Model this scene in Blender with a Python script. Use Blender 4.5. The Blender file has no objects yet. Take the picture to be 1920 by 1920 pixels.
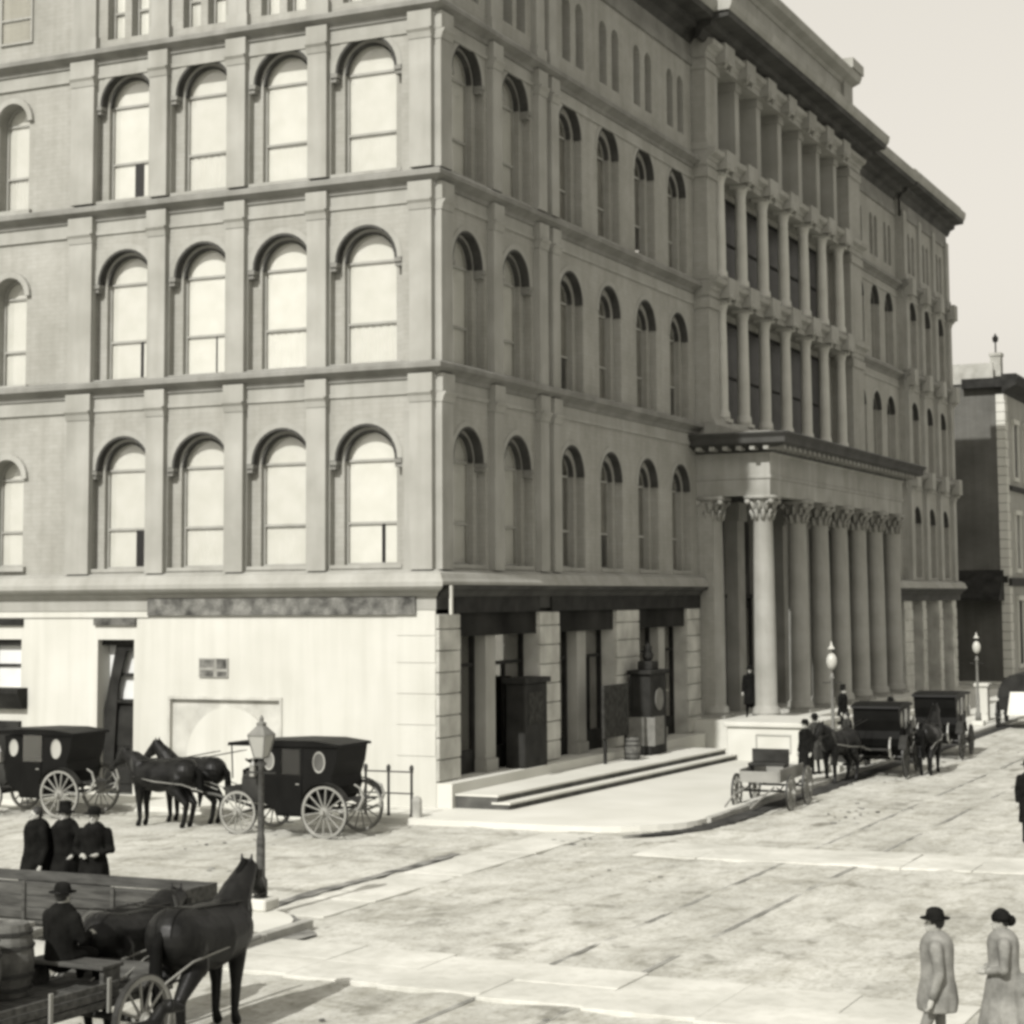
import bpy, math, random
from mathutils import Vector, Matrix, noise
rnd = random.Random(11)
S = bpy.context.scene
COL = S.collection
rad = math.radians

# ------------------------------------------------------------------ camera
cam_d = bpy.data.cameras.new('camera'); cam = bpy.data.objects.new('camera', cam_d); COL.objects.link(cam)
FPX, PX, PY = 3560.6, 993.5, 797.9
yaw, pit, rol = -0.42929, 0.090757, -0.007355
cam_d.sensor_width = 36; cam_d.lens = FPX / 1920 * 36
cam_d.shift_x = (960 - PX) / 1920; cam_d.shift_y = (PY - 960) / 1920
cam_d.clip_start = .5; cam_d.clip_end = 3000
f = Vector((math.sin(yaw) * math.cos(pit), math.cos(yaw) * math.cos(pit), math.sin(pit)))
rt = Vector((math.cos(yaw), -math.sin(yaw), 0)); up = rt.cross(f)
r_ = math.cos(rol) * rt + math.sin(rol) * up; u_ = -math.sin(rol) * rt + math.cos(rol) * up
cam.matrix_world = Matrix(((r_.x, u_.x, -f.x, 22.864), (r_.y, u_.y, -f.y, -43.992), (r_.z, u_.z, -f.z, 5.35), (0, 0, 0, 1)))
S.camera = cam

# ------------------------------------------------------------------ world, sun, exposure
SUN_EL, SUN_AZ = rad(39), (-0.03, -1.0)      # comes from -Y, grazing the long facade
W = bpy.data.worlds.new('World'); S.world = W; W.use_nodes = True
nt = W.node_tree; nt.nodes.clear()
wo = nt.nodes.new('ShaderNodeOutputWorld'); bg = nt.nodes.new('ShaderNodeBackground')
sky = nt.nodes.new('ShaderNodeTexSky'); sky.sky_type = 'NISHITA'; sky.sun_disc = False
sky.sun_elevation = SUN_EL; sky.sun_rotation = math.atan2(SUN_AZ[0], SUN_AZ[1])
sky.dust_density = 4
hs = nt.nodes.new('ShaderNodeHueSaturation'); hs.inputs['Saturation'].default_value = 0
sc_ = nt.nodes.new('ShaderNodeMixRGB'); sc_.blend_type = 'MIX'; sc_.inputs[0].default_value = .5
hs.inputs['Value'].default_value = 1.3
sc_.inputs[2].default_value = (9.3, 8.8, 7.85, 1)       # thin even overcast, cream in the albumen print
nt.links.new(sky.outputs[0], hs.inputs['Color']); tn = nt.nodes.new('ShaderNodeMixRGB'); tn.blend_type = 'MULTIPLY'; tn.inputs[0].default_value = 1; tn.inputs[2].default_value = (1, .955, .87, 1)
nt.links.new(hs.outputs[0], tn.inputs[1]); nt.links.new(tn.outputs[0], sc_.inputs[1])
nt.links.new(sc_.outputs[0], bg.inputs[0]); bg.inputs[1].default_value = .1
nt.links.new(bg.outputs[0], wo.inputs[0])
sl = bpy.data.lights.new('sun', 'SUN'); sun = bpy.data.objects.new('sun', sl); COL.objects.link(sun)
sl.energy = 4.9; sl.angle = rad(.6); sl.color = (1, .975, .93)
sd = Vector((SUN_AZ[0], SUN_AZ[1], 0)).normalized() * math.cos(SUN_EL) + Vector((0, 0, math.sin(SUN_EL)))
sun.rotation_euler = sd.to_track_quat('Z', 'Y').to_euler(); sun.location = (0, -60, 60)
S.view_settings.view_transform = 'Standard'; S.view_settings.look = 'None'
S.view_settings.exposure = .12; S.view_settings.gamma = 1; S.view_settings.use_curve_mapping = False
S.cycles.pixel_filter_type = 'BLACKMAN_HARRIS'; S.cycles.filter_width = 3.3   # soft old lens
S.cycles.max_bounces = 6; S.cycles.use_denoising = True

# ------------------------------------------------------------------ materials
TINT = (.99, .985, .91)
def mat(name, v, rough=.85, var=.12, scale=2.0, bump=.15, bscale=14, spec=.25, tint=TINT, stretch=(1, 1, 1), brick=None, streak=0, var2=0):
    m = bpy.data.materials.new(name); m.use_nodes = True; n = m.node_tree; b = n.nodes['Principled BSDF']
    b.inputs['Roughness'].default_value = rough; b.inputs['Specular IOR Level'].default_value = spec
    tc = n.nodes.new('ShaderNodeTexCoord'); mp = n.nodes.new('ShaderNodeMapping'); mp.inputs['Scale'].default_value = stretch
    n.links.new(tc.outputs['Object'], mp.inputs[0])
    n1 = n.nodes.new('ShaderNodeTexNoise'); n1.inputs['Scale'].default_value = scale; n1.inputs['Detail'].default_value = 8
    n.links.new(mp.outputs[0], n1.inputs['Vector'])
    cr = n.nodes.new('ShaderNodeValToRGB'); a = v * (1 - var * 1.6); c = v * (1 + var * 1.3)
    cr.color_ramp.elements[0].position = .3; cr.color_ramp.elements[1].position = .72
    cr.color_ramp.elements[0].color = (a * tint[0], a * tint[1], a * tint[2] * .98, 1)
    cr.color_ramp.elements[1].color = (c * tint[0], c * tint[1], c * tint[2], 1)
    n.links.new(n1.outputs[0], cr.inputs[0]); out = cr.outputs[0]
    def mul(sock, fac, outp):
        mx = n.nodes.new('ShaderNodeMixRGB'); mx.blend_type = 'MULTIPLY'; mx.inputs[0].default_value = fac
        n.links.new(outp, mx.inputs[1]); n.links.new(sock, mx.inputs[2]); return mx.outputs[0]
    if streak:
        ms = n.nodes.new('ShaderNodeMapping'); ms.inputs['Scale'].default_value = (2.2, 2.2, .16); n.links.new(tc.outputs['Object'], ms.inputs[0])
        n3 = n.nodes.new('ShaderNodeTexNoise'); n3.inputs['Scale'].default_value = 1.4; n3.inputs['Detail'].default_value = 6
        n.links.new(ms.outputs[0], n3.inputs['Vector'])
        c3 = n.nodes.new('ShaderNodeValToRGB'); c3.color_ramp.elements[0].position = .32; c3.color_ramp.elements[0].color = (.55, .54, .5, 1)
        c3.color_ramp.elements[1].position = .6; n.links.new(n3.outputs[0], c3.inputs[0]); out = mul(c3.outputs[0], streak, out)
    if var2:
        n4 = n.nodes.new('ShaderNodeTexNoise'); n4.inputs['Scale'].default_value = scale * 7; n4.inputs['Detail'].default_value = 5
        n.links.new(mp.outputs[0], n4.inputs['Vector'])
        c4 = n.nodes.new('ShaderNodeValToRGB'); c4.color_ramp.elements[0].position = .36; c4.color_ramp.elements[0].color = (.45, .44, .4, 1)
        c4.color_ramp.elements[1].position = .56; n.links.new(n4.outputs[0], c4.inputs[0]); out = mul(c4.outputs[0], var2, out)
    bm_src = None
    if brick:
        # brick coordinate: u = x+y runs along either facade, z up
        sx = n.nodes.new('ShaderNodeSeparateXYZ'); n.links.new(tc.outputs['Object'], sx.inputs[0])
        ad = n.nodes.new('ShaderNodeMath'); ad.operation = 'ADD'; n.links.new(sx.outputs[0], ad.inputs[0]); n.links.new(sx.outputs[1], ad.inputs[1])
        cx = n.nodes.new('ShaderNodeCombineXYZ'); n.links.new(ad.outputs[0], cx.inputs[0]); n.links.new(sx.outputs[2], cx.inputs[1])
        bk = n.nodes.new('ShaderNodeTexBrick'); n.links.new(cx.outputs[0], bk.inputs['Vector'])
        bk.inputs['Scale'].default_value = 1; bk.inputs['Brick Width'].default_value = brick[0]; bk.inputs['Row Height'].default_value = brick[1]
        bk.inputs['Mortar Size'].default_value = brick[2]; bk.inputs['Color1'].default_value = (1, 1, 1, 1); bk.inputs['Color2'].default_value = (.9, .895, .88, 1)
        bk.inputs['Mortar'].default_value = (.82, .81, .79, 1); out = mul(bk.outputs[0], brick[3] if len(brick) > 3 else .8, out)
    n.links.new(out, b.inputs['Base Color'])
    if bump:
        n2 = n.nodes.new('ShaderNodeTexNoise'); n2.inputs['Scale'].default_value = bscale; n2.inputs['Detail'].default_value = 6
        n.links.new(mp.outputs[0], n2.inputs['Vector'])
        bp = n.nodes.new('ShaderNodeBump'); bp.inputs['Strength'].default_value = bump; bp.inputs['Distance'].default_value = .03
        n.links.new(n2.outputs[0], bp.inputs['Height']); n.links.new(bp.outputs[0], b.inputs['Normal'])
    return m
M = {}
M['facade'] = mat('facade_brick_painted', .28, var=.09, scale=.5, streak=.25, brick=(.36, .13, .012, .5), bump=.3, var2=.12)
M['trim'] = mat('facade_stone_trim', .272, var=.10, scale=.8, streak=.25, bump=.12)
M['arch_shade'] = mat('arch_shade_tone', .05, var=.2)  # near-black colour stands for the shade inside the arches
M['band'] = mat('weathered_shaded_stone', .18, var=.16, scale=.9, streak=.3)  # weathered courses; on the main frieze it stands for cornice shade
M['upright'] = mat('pale_column_stone', .40, var=.08, scale=1)
M['gutter_shadow'] = mat('gutter_shadow_tone', .035, var=.4, scale=3)  # kerb shadow put into the colour of the gutter strip
M['paint_shade'] = mat('dark_cornice_and_shade', .045, var=.3, scale=1)  # dark cornice paint, also painted shade under soffits and behind the portico
M['riser_shade'] = mat('shaded_riser_stone', .07, var=.3, scale=2)  # shade of the street-facing risers put into the colour
M['stucco'] = mat('ground_floor_stucco', .44, var=.05, scale=.5, bump=.08, streak=.18)
M['pier'] = mat('rusticated_pier_stone', .40, var=.18, scale=1.3, bump=.3, streak=.25)
M['portico'] = mat('portico_sandstone', .27, var=.12, scale=.9, streak=.35, bump=.15)
M['marble'] = mat('pale_block_stone', .46, var=.06, scale=1)
M['dark'] = mat('dark_painted_wood', .022, var=.3, rough=.7, spec=.1)
M['sign'] = mat('signboard_paint', .12, var=.5, scale=3, var2=.5, rough=.6)
M['roof'] = mat('roof_sheet', .16, var=.2)
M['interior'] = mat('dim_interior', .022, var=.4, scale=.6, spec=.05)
M['blind'] = mat('window_blind_cloth', .53, var=.04, bump=0, tint=(.97, .985, .975))
def vary(m, lo):
    n = m.node_tree; b = n.nodes['Principled BSDF']; l = b.inputs['Base Color'].links[0].from_socket
    oi = n.nodes.new('ShaderNodeObjectInfo'); mr = n.nodes.new('ShaderNodeMapRange'); mr.inputs['To Min'].default_value = lo; mr.inputs['To Max'].default_value = 1.03
    mx = n.nodes.new('ShaderNodeMixRGB'); mx.blend_type = 'MULTIPLY'; mx.inputs[0].default_value = 1
    n.links.new(oi.outputs['Random'], mr.inputs[0]); n.links.new(l, mx.inputs[1]); n.links.new(mr.outputs[0], mx.inputs[2]); n.links.new(mx.outputs[0], b.inputs['Base Color'])
vary(M['blind'], .86)
M['blindd'] = mat('dull_window_blind', .17, var=.2, bump=0)
vary(M['blindd'], .35)
M['frame'] = mat('window_frame_paint', .26, var=.08, bump=0)
M['street'] = mat('street_dust', .43, var=.12, scale=.38, bump=1, bscale=8, var2=.35, rough=.95, streak=0, stretch=(1, .6, 1))
def smears(m):
    n = m.node_tree; b = n.nodes['Principled BSDF']; l = b.inputs['Base Color'].links[0].from_socket; tc = n.nodes.new('ShaderNodeTexCoord')
    for sc2, lo, hi, dk in (((1.7, .35, 1), .33, .5, .72), ((.3, 1.5, 1), .30, .48, .72), ((.9, .6, 1), .34, .44, .5), ((9, 6, 1), .36, .5, .7)):
        mp = n.nodes.new('ShaderNodeMapping'); mp.inputs['Scale'].default_value = sc2; n.links.new(tc.outputs['Object'], mp.inputs[0])
        nz = n.nodes.new('ShaderNodeTexNoise'); nz.inputs['Scale'].default_value = 1.3; nz.inputs['Detail'].default_value = 9; nz.inputs['Roughness'].default_value = .68; n.links.new(mp.outputs[0], nz.inputs['Vector'])
        cr = n.nodes.new('ShaderNodeValToRGB'); cr.color_ramp.elements[0].position = lo; cr.color_ramp.elements[1].position = hi; cr.color_ramp.elements[0].color = (dk, dk * .99, dk * .94, 1)
        n.links.new(nz.outputs[0], cr.inputs[0]); mx = n.nodes.new('ShaderNodeMixRGB'); mx.blend_type = 'MULTIPLY'; mx.inputs[0].default_value = .85
        n.links.new(l, mx.inputs[1]); n.links.new(cr.outputs[0], mx.inputs[2]); l = mx.outputs[0]
    n.links.new(l, b.inputs['Base Color'])
smears(M['street'])
M['pave'] = mat('pavement_flags', .49, var=.06, scale=.5, bump=.1)
M['kerb'] = mat('kerb_stone', .30, var=.2, scale=2)
M['flag'] = mat('crosswalk_flagstone', .47, var=.12, scale=.7, bump=.3, var2=.2)
M['debris'] = mat('street_debris', .17, var=.5)
M['iron'] = mat('black_iron', .03, var=.3, rough=.5)
M['rail'] = mat('worn_rail_iron', .26, var=.3, rough=.4, spec=.5)
M['coach'] = mat('coach_lacquer', .006, var=.2, rough=.5, spec=.08, bump=0)
M['leather'] = mat('dark_leather', .03, var=.3, rough=.6, spec=.1)
M['wheel'] = mat('pale_wheel_paint', .22, var=.15, rough=.6, bump=0)
M['wheeld'] = mat('dark_wheel_paint', .07, var=.2, rough=.5, bump=0)
M['wood'] = mat('weathered_boards', .055, var=.35, scale=2, stretch=(1, 6, 6))
M['woodl'] = mat('pale_boards', .2, var=.2, scale=.8)
M['barrel'] = mat('barrel_staves', .10, var=.3, scale=5)
M['horse'] = mat('dark_horse_coat', .009, var=.5, scale=4, rough=.42, bump=.1, spec=.16)
M['horseg'] = mat('grey_horse_coat', .30, var=.3, scale=4, rough=.6, bump=.05)
M['mane'] = mat('horse_hair', .006, rough=.8, spec=.05)
M['skin'] = mat('skin', .30, var=.05, bump=0, rough=.6)
M['black'] = mat('black_wool', .009, var=.3, scale=6, spec=.04, rough=.95)
M['browncloth'] = mat('brown_wool', .04, var=.3, scale=6, spec=.04)
M['greyc3'] = mat('faded_grey_wool', .185, var=.35, scale=3, var2=.2)
M['greycloth'] = mat('light_grey_wool', .24, var=.12, scale=5)
M['greyc2'] = mat('mid_grey_wool', .15, var=.12, scale=5)
M['hair'] = mat('dark_hair', .02, rough=.6)
M['straw'] = mat('straw_hat', .28, var=.2)
M['brick'] = mat('dark_brick', .10, var=.25, scale=.3, brick=(.45, .15, .014), streak=.3)
M['slate'] = mat('slate_roof', .30, var=.12)
M['canvas'] = mat('white_canvas', .6, var=.06)
M['opal'] = mat('opal_lamp_glass', .38, var=.03, bump=0, rough=.2)
def glassmat(name, gl=.18, tintv=.75):
    m = bpy.data.materials.new(name); m.use_nodes = True; n = m.node_tree; n.nodes.clear()
    o = n.nodes.new('ShaderNodeOutputMaterial'); t = n.nodes.new('ShaderNodeBsdfTransparent'); g = n.nodes.new('ShaderNodeBsdfGlossy')
    t.inputs[0].default_value = (tintv, tintv * .99, tintv * .95, 1); g.inputs['Roughness'].default_value = .06
    x = n.nodes.new('ShaderNodeMixShader'); lw = n.nodes.new('ShaderNodeLayerWeight'); lw.inputs[0].default_value = gl
    n.links.new(lw.outputs['Facing'], x.inputs[0]); n.links.new(t.outputs[0], x.inputs[1]); n.links.new(g.outputs[0], x.inputs[2]); n.links.new(x.outputs[0], o.inputs[0])
    return m
M['glass'] = glassmat('window_glass', .22, .97)
M['darkglass'] = mat('dark_unlit_glass', .025, var=.3, rough=.35, spec=.2, bump=0)
M['lampglass'] = mat('frosted_lantern_glass', .3, var=.05, bump=0, rough=.15)

# ------------------------------------------------------------------ mesh helpers
class MB:
    def __init__(s): s.v = []; s.f = []; s.mi = []; s.cur = 0
    def add(s, vs, fs):
        b = len(s.v); s.v += [tuple(v) for v in vs]
        for q in fs: s.f.append(tuple(i + b for i in q)); s.mi.append(s.cur)
    def quad(s, *p): s.add(p, [tuple(range(len(p)))])
    def box(s, x0, x1, y0, y1, z0, z1):
        s.add([(x0, y0, z0), (x1, y0, z0), (x1, y1, z0), (x0, y1, z0), (x0, y0, z1), (x1, y0, z1), (x1, y1, z1), (x0, y1, z1)],
              [(3, 2, 1, 0), (4, 5, 6, 7), (0, 1, 5, 4), (1, 2, 6, 5), (2, 3, 7, 6), (3, 0, 4, 7)])
    def bbox(s, x0, x1, y0, y1, z0, z1, c=.02):     # chamfered box
        def ring(z, k): return [(x0 + k, y0 + c - k + 0, z), (x0 + c, y0 + k, z), (x1 - c, y0 + k, z), (x1 - k, y0 + c, z), (x1 - k, y1 - c, z), (x1 - c, y1 - k, z), (x0 + c, y1 - k, z), (x0 + k, y1 - c, z)]
        rs = [ring(z0, c * .7), ring(z0 + c, 0), ring(z1 - c, 0), ring(z1, c * .7)]
        vs = sum(rs, []); fs = [tuple(range(7, -1, -1)), tuple(range(24, 32))]
        for k in range(3):
            for i in range(8): j = (i + 1) % 8; fs.append((k * 8 + i, k * 8 + j, k * 8 + 8 + j, k * 8 + 8 + i))
        s.add(vs, fs)
    def fbox(s, F, u0, u1, z0, z1, d0, d1):
        s.add([F(u0, z0, d0), F(u1, z0, d0), F(u1, z0, d1), F(u0, z0, d1), F(u0, z1, d0), F(u1, z1, d0), F(u1, z1, d1), F(u0, z1, d1)],
              [(3, 2, 1, 0), (4, 5, 6, 7), (0, 1, 5, 4), (1, 2, 6, 5), (2, 3, 7, 6), (3, 0, 4, 7)])
    def prof(s, F, u0, u1, pr, m0=0, m1=0):         # extrude profile [(d,z)] along u; m0/m1 mitre
        n = len(pr); vs = [F(u0 + m0 * d, z, d) for d, z in pr] + [F(u1 + m1 * d, z, d) for d, z in pr]
        fs = [(i, (i + 1) % n, n + (i + 1) % n, n + i) for i in range(n)] + [tuple(range(n - 1, -1, -1)), tuple(range(n, 2 * n))]
        s.add(vs, fs)
    def lathe(s, pr, n=16, c=(0, 0, 0), a0=0, axis='z', a1=2 * math.pi):
        full = abs(a1 - a0 - 2 * math.pi) < 1e-6; k = n if full else n + 1; vs = []
        for r, z in pr:
            for i in range(k):
                a = a0 + (a1 - a0) * i / n; p = (r * math.cos(a), r * math.sin(a), z)
                if axis == 'x': p = (p[2], p[0], p[1])
                if axis == 'y': p = (p[0], p[2], p[1])
                vs.append((p[0] + c[0], p[1] + c[1], p[2] + c[2]))
        fs = []
        for j in range(len(pr) - 1):
            for i in range(n):
                i2 = (i + 1) % k; fs.append((j * k + i, j * k + i2, (j + 1) * k + i2, (j + 1) * k + i))
        if full and pr[0] != pr[-1]:
            if pr[0][0] > 1e-4: fs.append(tuple(range(k - 1, -1, -1)))
            if pr[-1][0] > 1e-4: fs.append(tuple(range((len(pr) - 1) * k, len(pr) * k)))
        s.add(vs, fs)
    def tube(s, pts, rs, n=8):
        pts = [Vector(p) for p in pts]
        if not hasattr(rs, '__len__'): rs = [rs] * len(pts)
        vs = []; prev = None
        for i, p in enumerate(pts):
            t = (pts[min(i + 1, len(pts) - 1)] - pts[max(i - 1, 0)]).normalized()
            if prev is None: prev = t.orthogonal().normalized()
            a = (prev - t * prev.dot(t)).normalized(); prev = a; b = t.cross(a)
            for k in range(n):
                an = 2 * math.pi * k / n; vs.append(p + a * (rs[i] * math.cos(an)) + b * (rs[i] * math.sin(an)))
        fs = [tuple(range(n - 1, -1, -1)), tuple(range((len(pts) - 1) * n, len(pts) * n))]
        for j in range(len(pts) - 1):
            for k in range(n): k2 = (k + 1) % n; fs.append((j * n + k, j * n + k2, (j + 1) * n + k2, (j + 1) * n + k))
        s.add(vs, fs)
    def ball(s, c, r, n=10, sc=(1, 1, 1)):
        m = n // 2 + 1; vs = [(c[0], c[1], c[2] - r * sc[2])]; fs = []
        for j in range(1, m):
            th = math.pi * j / m
            for i in range(n):
                a = 2 * math.pi * i / n; vs.append((c[0] + r * sc[0] * math.sin(th) * math.cos(a), c[1] + r * sc[1] * math.sin(th) * math.sin(a), c[2] - r * sc[2] * math.cos(th)))
        vs.append((c[0], c[1], c[2] + r * sc[2])); L = len(vs) - 1
        for i in range(n):
            i2 = (i + 1) % n; fs.append((0, 1 + i2, 1 + i)); fs.append((L, 1 + (m - 2) * n + i, 1 + (m - 2) * n + i2))
            for j in range(m - 2): a = 1 + j * n; fs.append((a + i, a + i2, a + n + i2, a + n + i))
        s.add(vs, fs)
    def limb(s, pts, rs, n=10):
        s.tube(pts, rs, n)
        for p, r in zip(pts, rs): s.ball(p, r * 1.0, n)
    def build(s, name, m, parent=None, smooth=False):
        me = bpy.data.meshes.new(name); me.from_pydata(s.v, [], s.f); me.validate()
        for k in (m if isinstance(m, (list, tuple)) else [m]): me.materials.append(M[k] if isinstance(k, str) else k)
        if isinstance(m, (list, tuple)) and len(me.polygons) == len(s.mi): me.polygons.foreach_set('material_index', s.mi)
        import bmesh
        b = bmesh.new(); b.from_mesh(me); bmesh.ops.recalc_face_normals(b, faces=b.faces); b.to_mesh(me); b.free()
        if smooth: me.polygons.foreach_set('use_smooth', [True] * len(me.polygons))
        return link(name, me, parent)
def link(name, me, parent=None):
    o = bpy.data.objects.new(name, me); COL.objects.link(o)
    if parent: o.parent = parent
    return o
def part(name, fn, m, parent=None, smooth=False):
    b = MB(); fn(b); return b.build(name, m, parent, smooth)
def thing(name, label, cat, loc=(0, 0, 0), rz=0, group=None):
    o = bpy.data.objects.new(name, None); COL.objects.link(o); o.location = loc; o.rotation_euler = (0, 0, rz)
    o.empty_display_size = .3; o['label'] = label; o['category'] = cat
    if group: o['group'] = group
    return o
def struct(o): o['kind'] = 'structure'; return o
def tag(o, label, cat, group=None, kind=None):
    o['label'] = label; o['category'] = cat
    if group: o['group'] = group
    if kind: o['kind'] = kind
    return o
def kids(o): return [c for c in o.children]
def dup(o, parent=None):
    c = o.copy(); COL.objects.link(c); c.parent = parent
    for k in kids(o): dup(k, c)
    return c

FL = lambda u, z, d: (u, -d, z)     # side-street front, faces -Y
FR = lambda u, z, d: (d, u, z)      # main-street front, faces +X

# ------------------------------------------------------------------ ground
ZS = -.13
def ground():
    def fn(b):
        xs = [-400, -120, -60, -30] + [-18 + .2 * i for i in range(225)] + [30, 60, 120, 400]
        ys = [-300, -120, -60] + [-34 + .22 * i for i in range(355)] + [60, 100, 200, 700]
        vs = []
        for y in ys:
            for x in xs:
                h = 0
                if -19 < x < 27 and -35 < y < 45:
                    h = .035 * noise.noise(Vector((x * 1.1, y * .45, 0))) + .022 * noise.noise(Vector((x * 2.6, y * 1.9, 5))) + .008 * noise.noise(Vector((x * 7, y * 6, 9)))
                    for rx, dp, wd in ((8.9, .03, .35), (9.9, .025, .3), (11.6, .02, .3), (13.4, .03, .35), (14.9, .03, .35), (16.3, .02, .4)):
                        h -= dp * max(0, 1 - abs(x - rx - .5 * noise.noise(Vector((y * .12, rx, 0)))) / wd)
                    if x < 7:
                        for ry, dp, wd in ((-4.2, .025, .35), (-6.1, .03, .4), (-7.9, .03, .4), (-10.4, .03, .4), (-12.2, .025, .35)):
                            h -= dp * max(0, 1 - abs(y - ry - .6 * noise.noise(Vector((x * .12, ry, 3)))) / wd)
                vs.append((x, y, ZS + h - .012))
        n = len(xs); b.add(vs, [(j * n + i, j * n + i + 1, (j + 1) * n + i + 1, (j + 1) * n + i) for j in range(len(ys) - 1) for i in range(n - 1)])
    struct(part('street', fn, 'street', None, True))
ground()
def slabpoly(name, pts, z0, z1, m, kerbm=None):
    def fn(b):
        n = len(pts); b.add([(x, y, z0) for x, y in pts] + [(x, y, z1) for x, y in pts], [tuple(range(n, 2 * n))] + [(i, (i + 1) % n, n + (i + 1) % n, n + i) for i in range(n)])
    return struct(part(name, fn, m))
def arc(cx, cy, r, a0, a1, n=8): return [(cx + r * math.cos(rad(a0 + (a1 - a0) * i / n)), cy + r * math.sin(rad(a0 + (a1 - a0) * i / n))) for i in range(n + 1)]
hotel_pave = [(-60, -2.3)] + arc(4.6, .3, 2.6, -90, 0)[:] + [(7.2, 66), (-60, 66)]
slabpoly('pavement', [(-60, -2.3), (4.6, -2.3)] + arc(4.6, .3, 2.6, -80, 0) + [(7.2, 66), (.0, 66), (.0, .0), (-60, 0)], -.5, 0, 'pave')
slabpoly('pavement', [(-60, -15.2)] + arc(4.1, -17.0, 1.8, 90, 0) + [(5.9, -70), (-60, -70)], -.5, 0, 'pave')
slabpoly('pavement', [(7.2, 76), (7.2, 300), (-60, 300), (-60, 76)], -.5, 0, 'pave')
slabpoly('pavement', [(23.4, -21), (60, -21), (60, -90), (23.4, -90)], -.5, 0, 'pave')
# kerb stones, each stone laid separately
kb = thing('kerb', 'worn stone kerb edging the pavement before the hotel portico', 'kerb', (0, 0, 0))
kmesh = {}
def kerb_run(root, x, y0, y1, L=1.5):
    y = y0; k = 0
    while y < y1 - .1:
        if 'k' not in kmesh:
            b = MB(); b.bbox(-.09, .09, 0, L - .02, -.3, .018, .015); o = b.build('kerb_stone', 'kerb', root); kmesh['k'] = o.data
        else: o = link('kerb_stone', kmesh['k'], root)
        o.location = (x + .1, y, rnd.uniform(-.01, .004)); y += L; k += 1
kerb_run(kb, 7.12, .4, 40); kb2 = thing('kerb', 'stone kerb of the near pavement beside the foreground dray', 'kerb'); kerb_run(kb2, 5.82, -34, -17.2)
def kerb_x(root, y, x0, x1):
    x = x0
    while x < x1 - .1:
        o = link('kerb_stone', kmesh['k'], root); o.rotation_euler = (0, 0, -math.pi / 2); o.location = (x, y, rnd.uniform(-.01, .004)); x += 1.5
kb4 = thing('kerb', 'stone kerb behind the lamp post at the near corner', 'kerb'); kerb_x(kb4, -15.1, -14, 4)
# crosswalks of flagstones
SL = [.012]
def crossing(label, x0, x1, y0, y1, cols, rows, shear=0):
    root = thing('crosswalk', label, 'crosswalk')
    for i in range(cols):
        for j in range(rows):
            a = x0 + (x1 - x0) * i / cols; b_ = x0 + (x1 - x0) * (i + 1) / cols; c = y0 + (y1 - y0) * j / rows; d = y0 + (y1 - y0) * (j + 1) / rows
            g = .003; b = MB(); z = rnd.uniform(-.008, .012); t = [rnd.uniform(-.015, .015) for _ in range(4)]
            sh = shear * (a - x0)
            b.bbox(a + g + t[0], b_ - g + t[1], c + g + sh + t[2], d - g + sh + t[3], ZS - .1, ZS + SL[0] + z, .008)
            b.build('flagstone', 'flag', root)
crossing('flagstone crossing over the main street nearest the hotel corner', 7.6, 22, -5.6, -3.4, 10, 2, .03)
SL[0] = .026
crossing('foreground flagstone crossing over the street car track', 6.1, 17.5, -19.6, -17.2, 7, 2, -.08)
SL[0] = .008
crossing('flagstone crossing over the side street by the lamp post', 4.3, 5.6, -15.0, -2.6, 1, 7)
# street car rails
for k, x in enumerate((10.95, 12.45)):
    def fn(b, x=x):
        y = -40
        while y < 60:
            b.prof(lambda u, z, d: (x + d, u, z), y, y + 4.96, [(-.045, ZS - .02), (.045, ZS - .02), (.045, ZS - .004), (.02, ZS - .004), (.016, ZS - .014), (-.01, ZS - .014), (-.014, ZS - .004), (-.045, ZS - .004)]); y += 5
    tag(part('tram_rail', fn, 'rail'), ('left', 'right')[k] + ' iron street car rail sunk in the dusty main street', 'rail')
def fn(b):
    for k in range(46):
        cx, cy_ = rnd.uniform(-12, 22), rnd.uniform(-24, 26)
        for q in range(rnd.randint(3, 16)):
            x = cx + rnd.gauss(0, .5); y = cy_ + rnd.gauss(0, .9)
            if (x < 7.6 and y > -2.8) or (x < 6.3 and y < -14.8): continue
            r = rnd.uniform(.012, .045); b.ball((x, y, ZS), r, 5, (rnd.uniform(1, 2.6), rnd.uniform(1, 2.2), .5))
o = part('street_litter', fn, 'debris'); tag(o, 'scattered dung and gravel lying about the dusty street', 'litter', None, 'stuff')
# long shallow mud ridges and gutter muck, then a painted kerb shadow strip
def fn(b):
    for (pts, w) in [([(4.3, -15.0), (5.4, -15.6), (6.1, -16.6), (6.2, -19), (6.2, -24)], .22), ([(4.1, -14.6), (4.0, -12), (4.1, -9), (4.0, -6.5)], .13)]:
        L, Rr = [], []
        for i in range(len(pts) - 1):
            for t in range(8):
                a = Vector((*pts[i], 0)).lerp(Vector((*pts[i + 1], 0)), t / 8); dr = (Vector((*pts[i + 1], 0)) - Vector((*pts[i], 0))).normalized(); nn = Vector((-dr.y, dr.x, 0))
                w1 = w * (.6 + .8 * rnd.random()); L.append((a.x + nn.x * w1, a.y + nn.y * w1, ZS + .014)); Rr.append((a.x - nn.x * w * (.6 + .8 * rnd.random()), a.y - nn.y * w, ZS + .014))
        for i in range(len(L) - 1): b.quad(L[i], Rr[i], Rr[i + 1], L[i + 1])
struct(part('gutter', fn, 'debris'))
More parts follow.
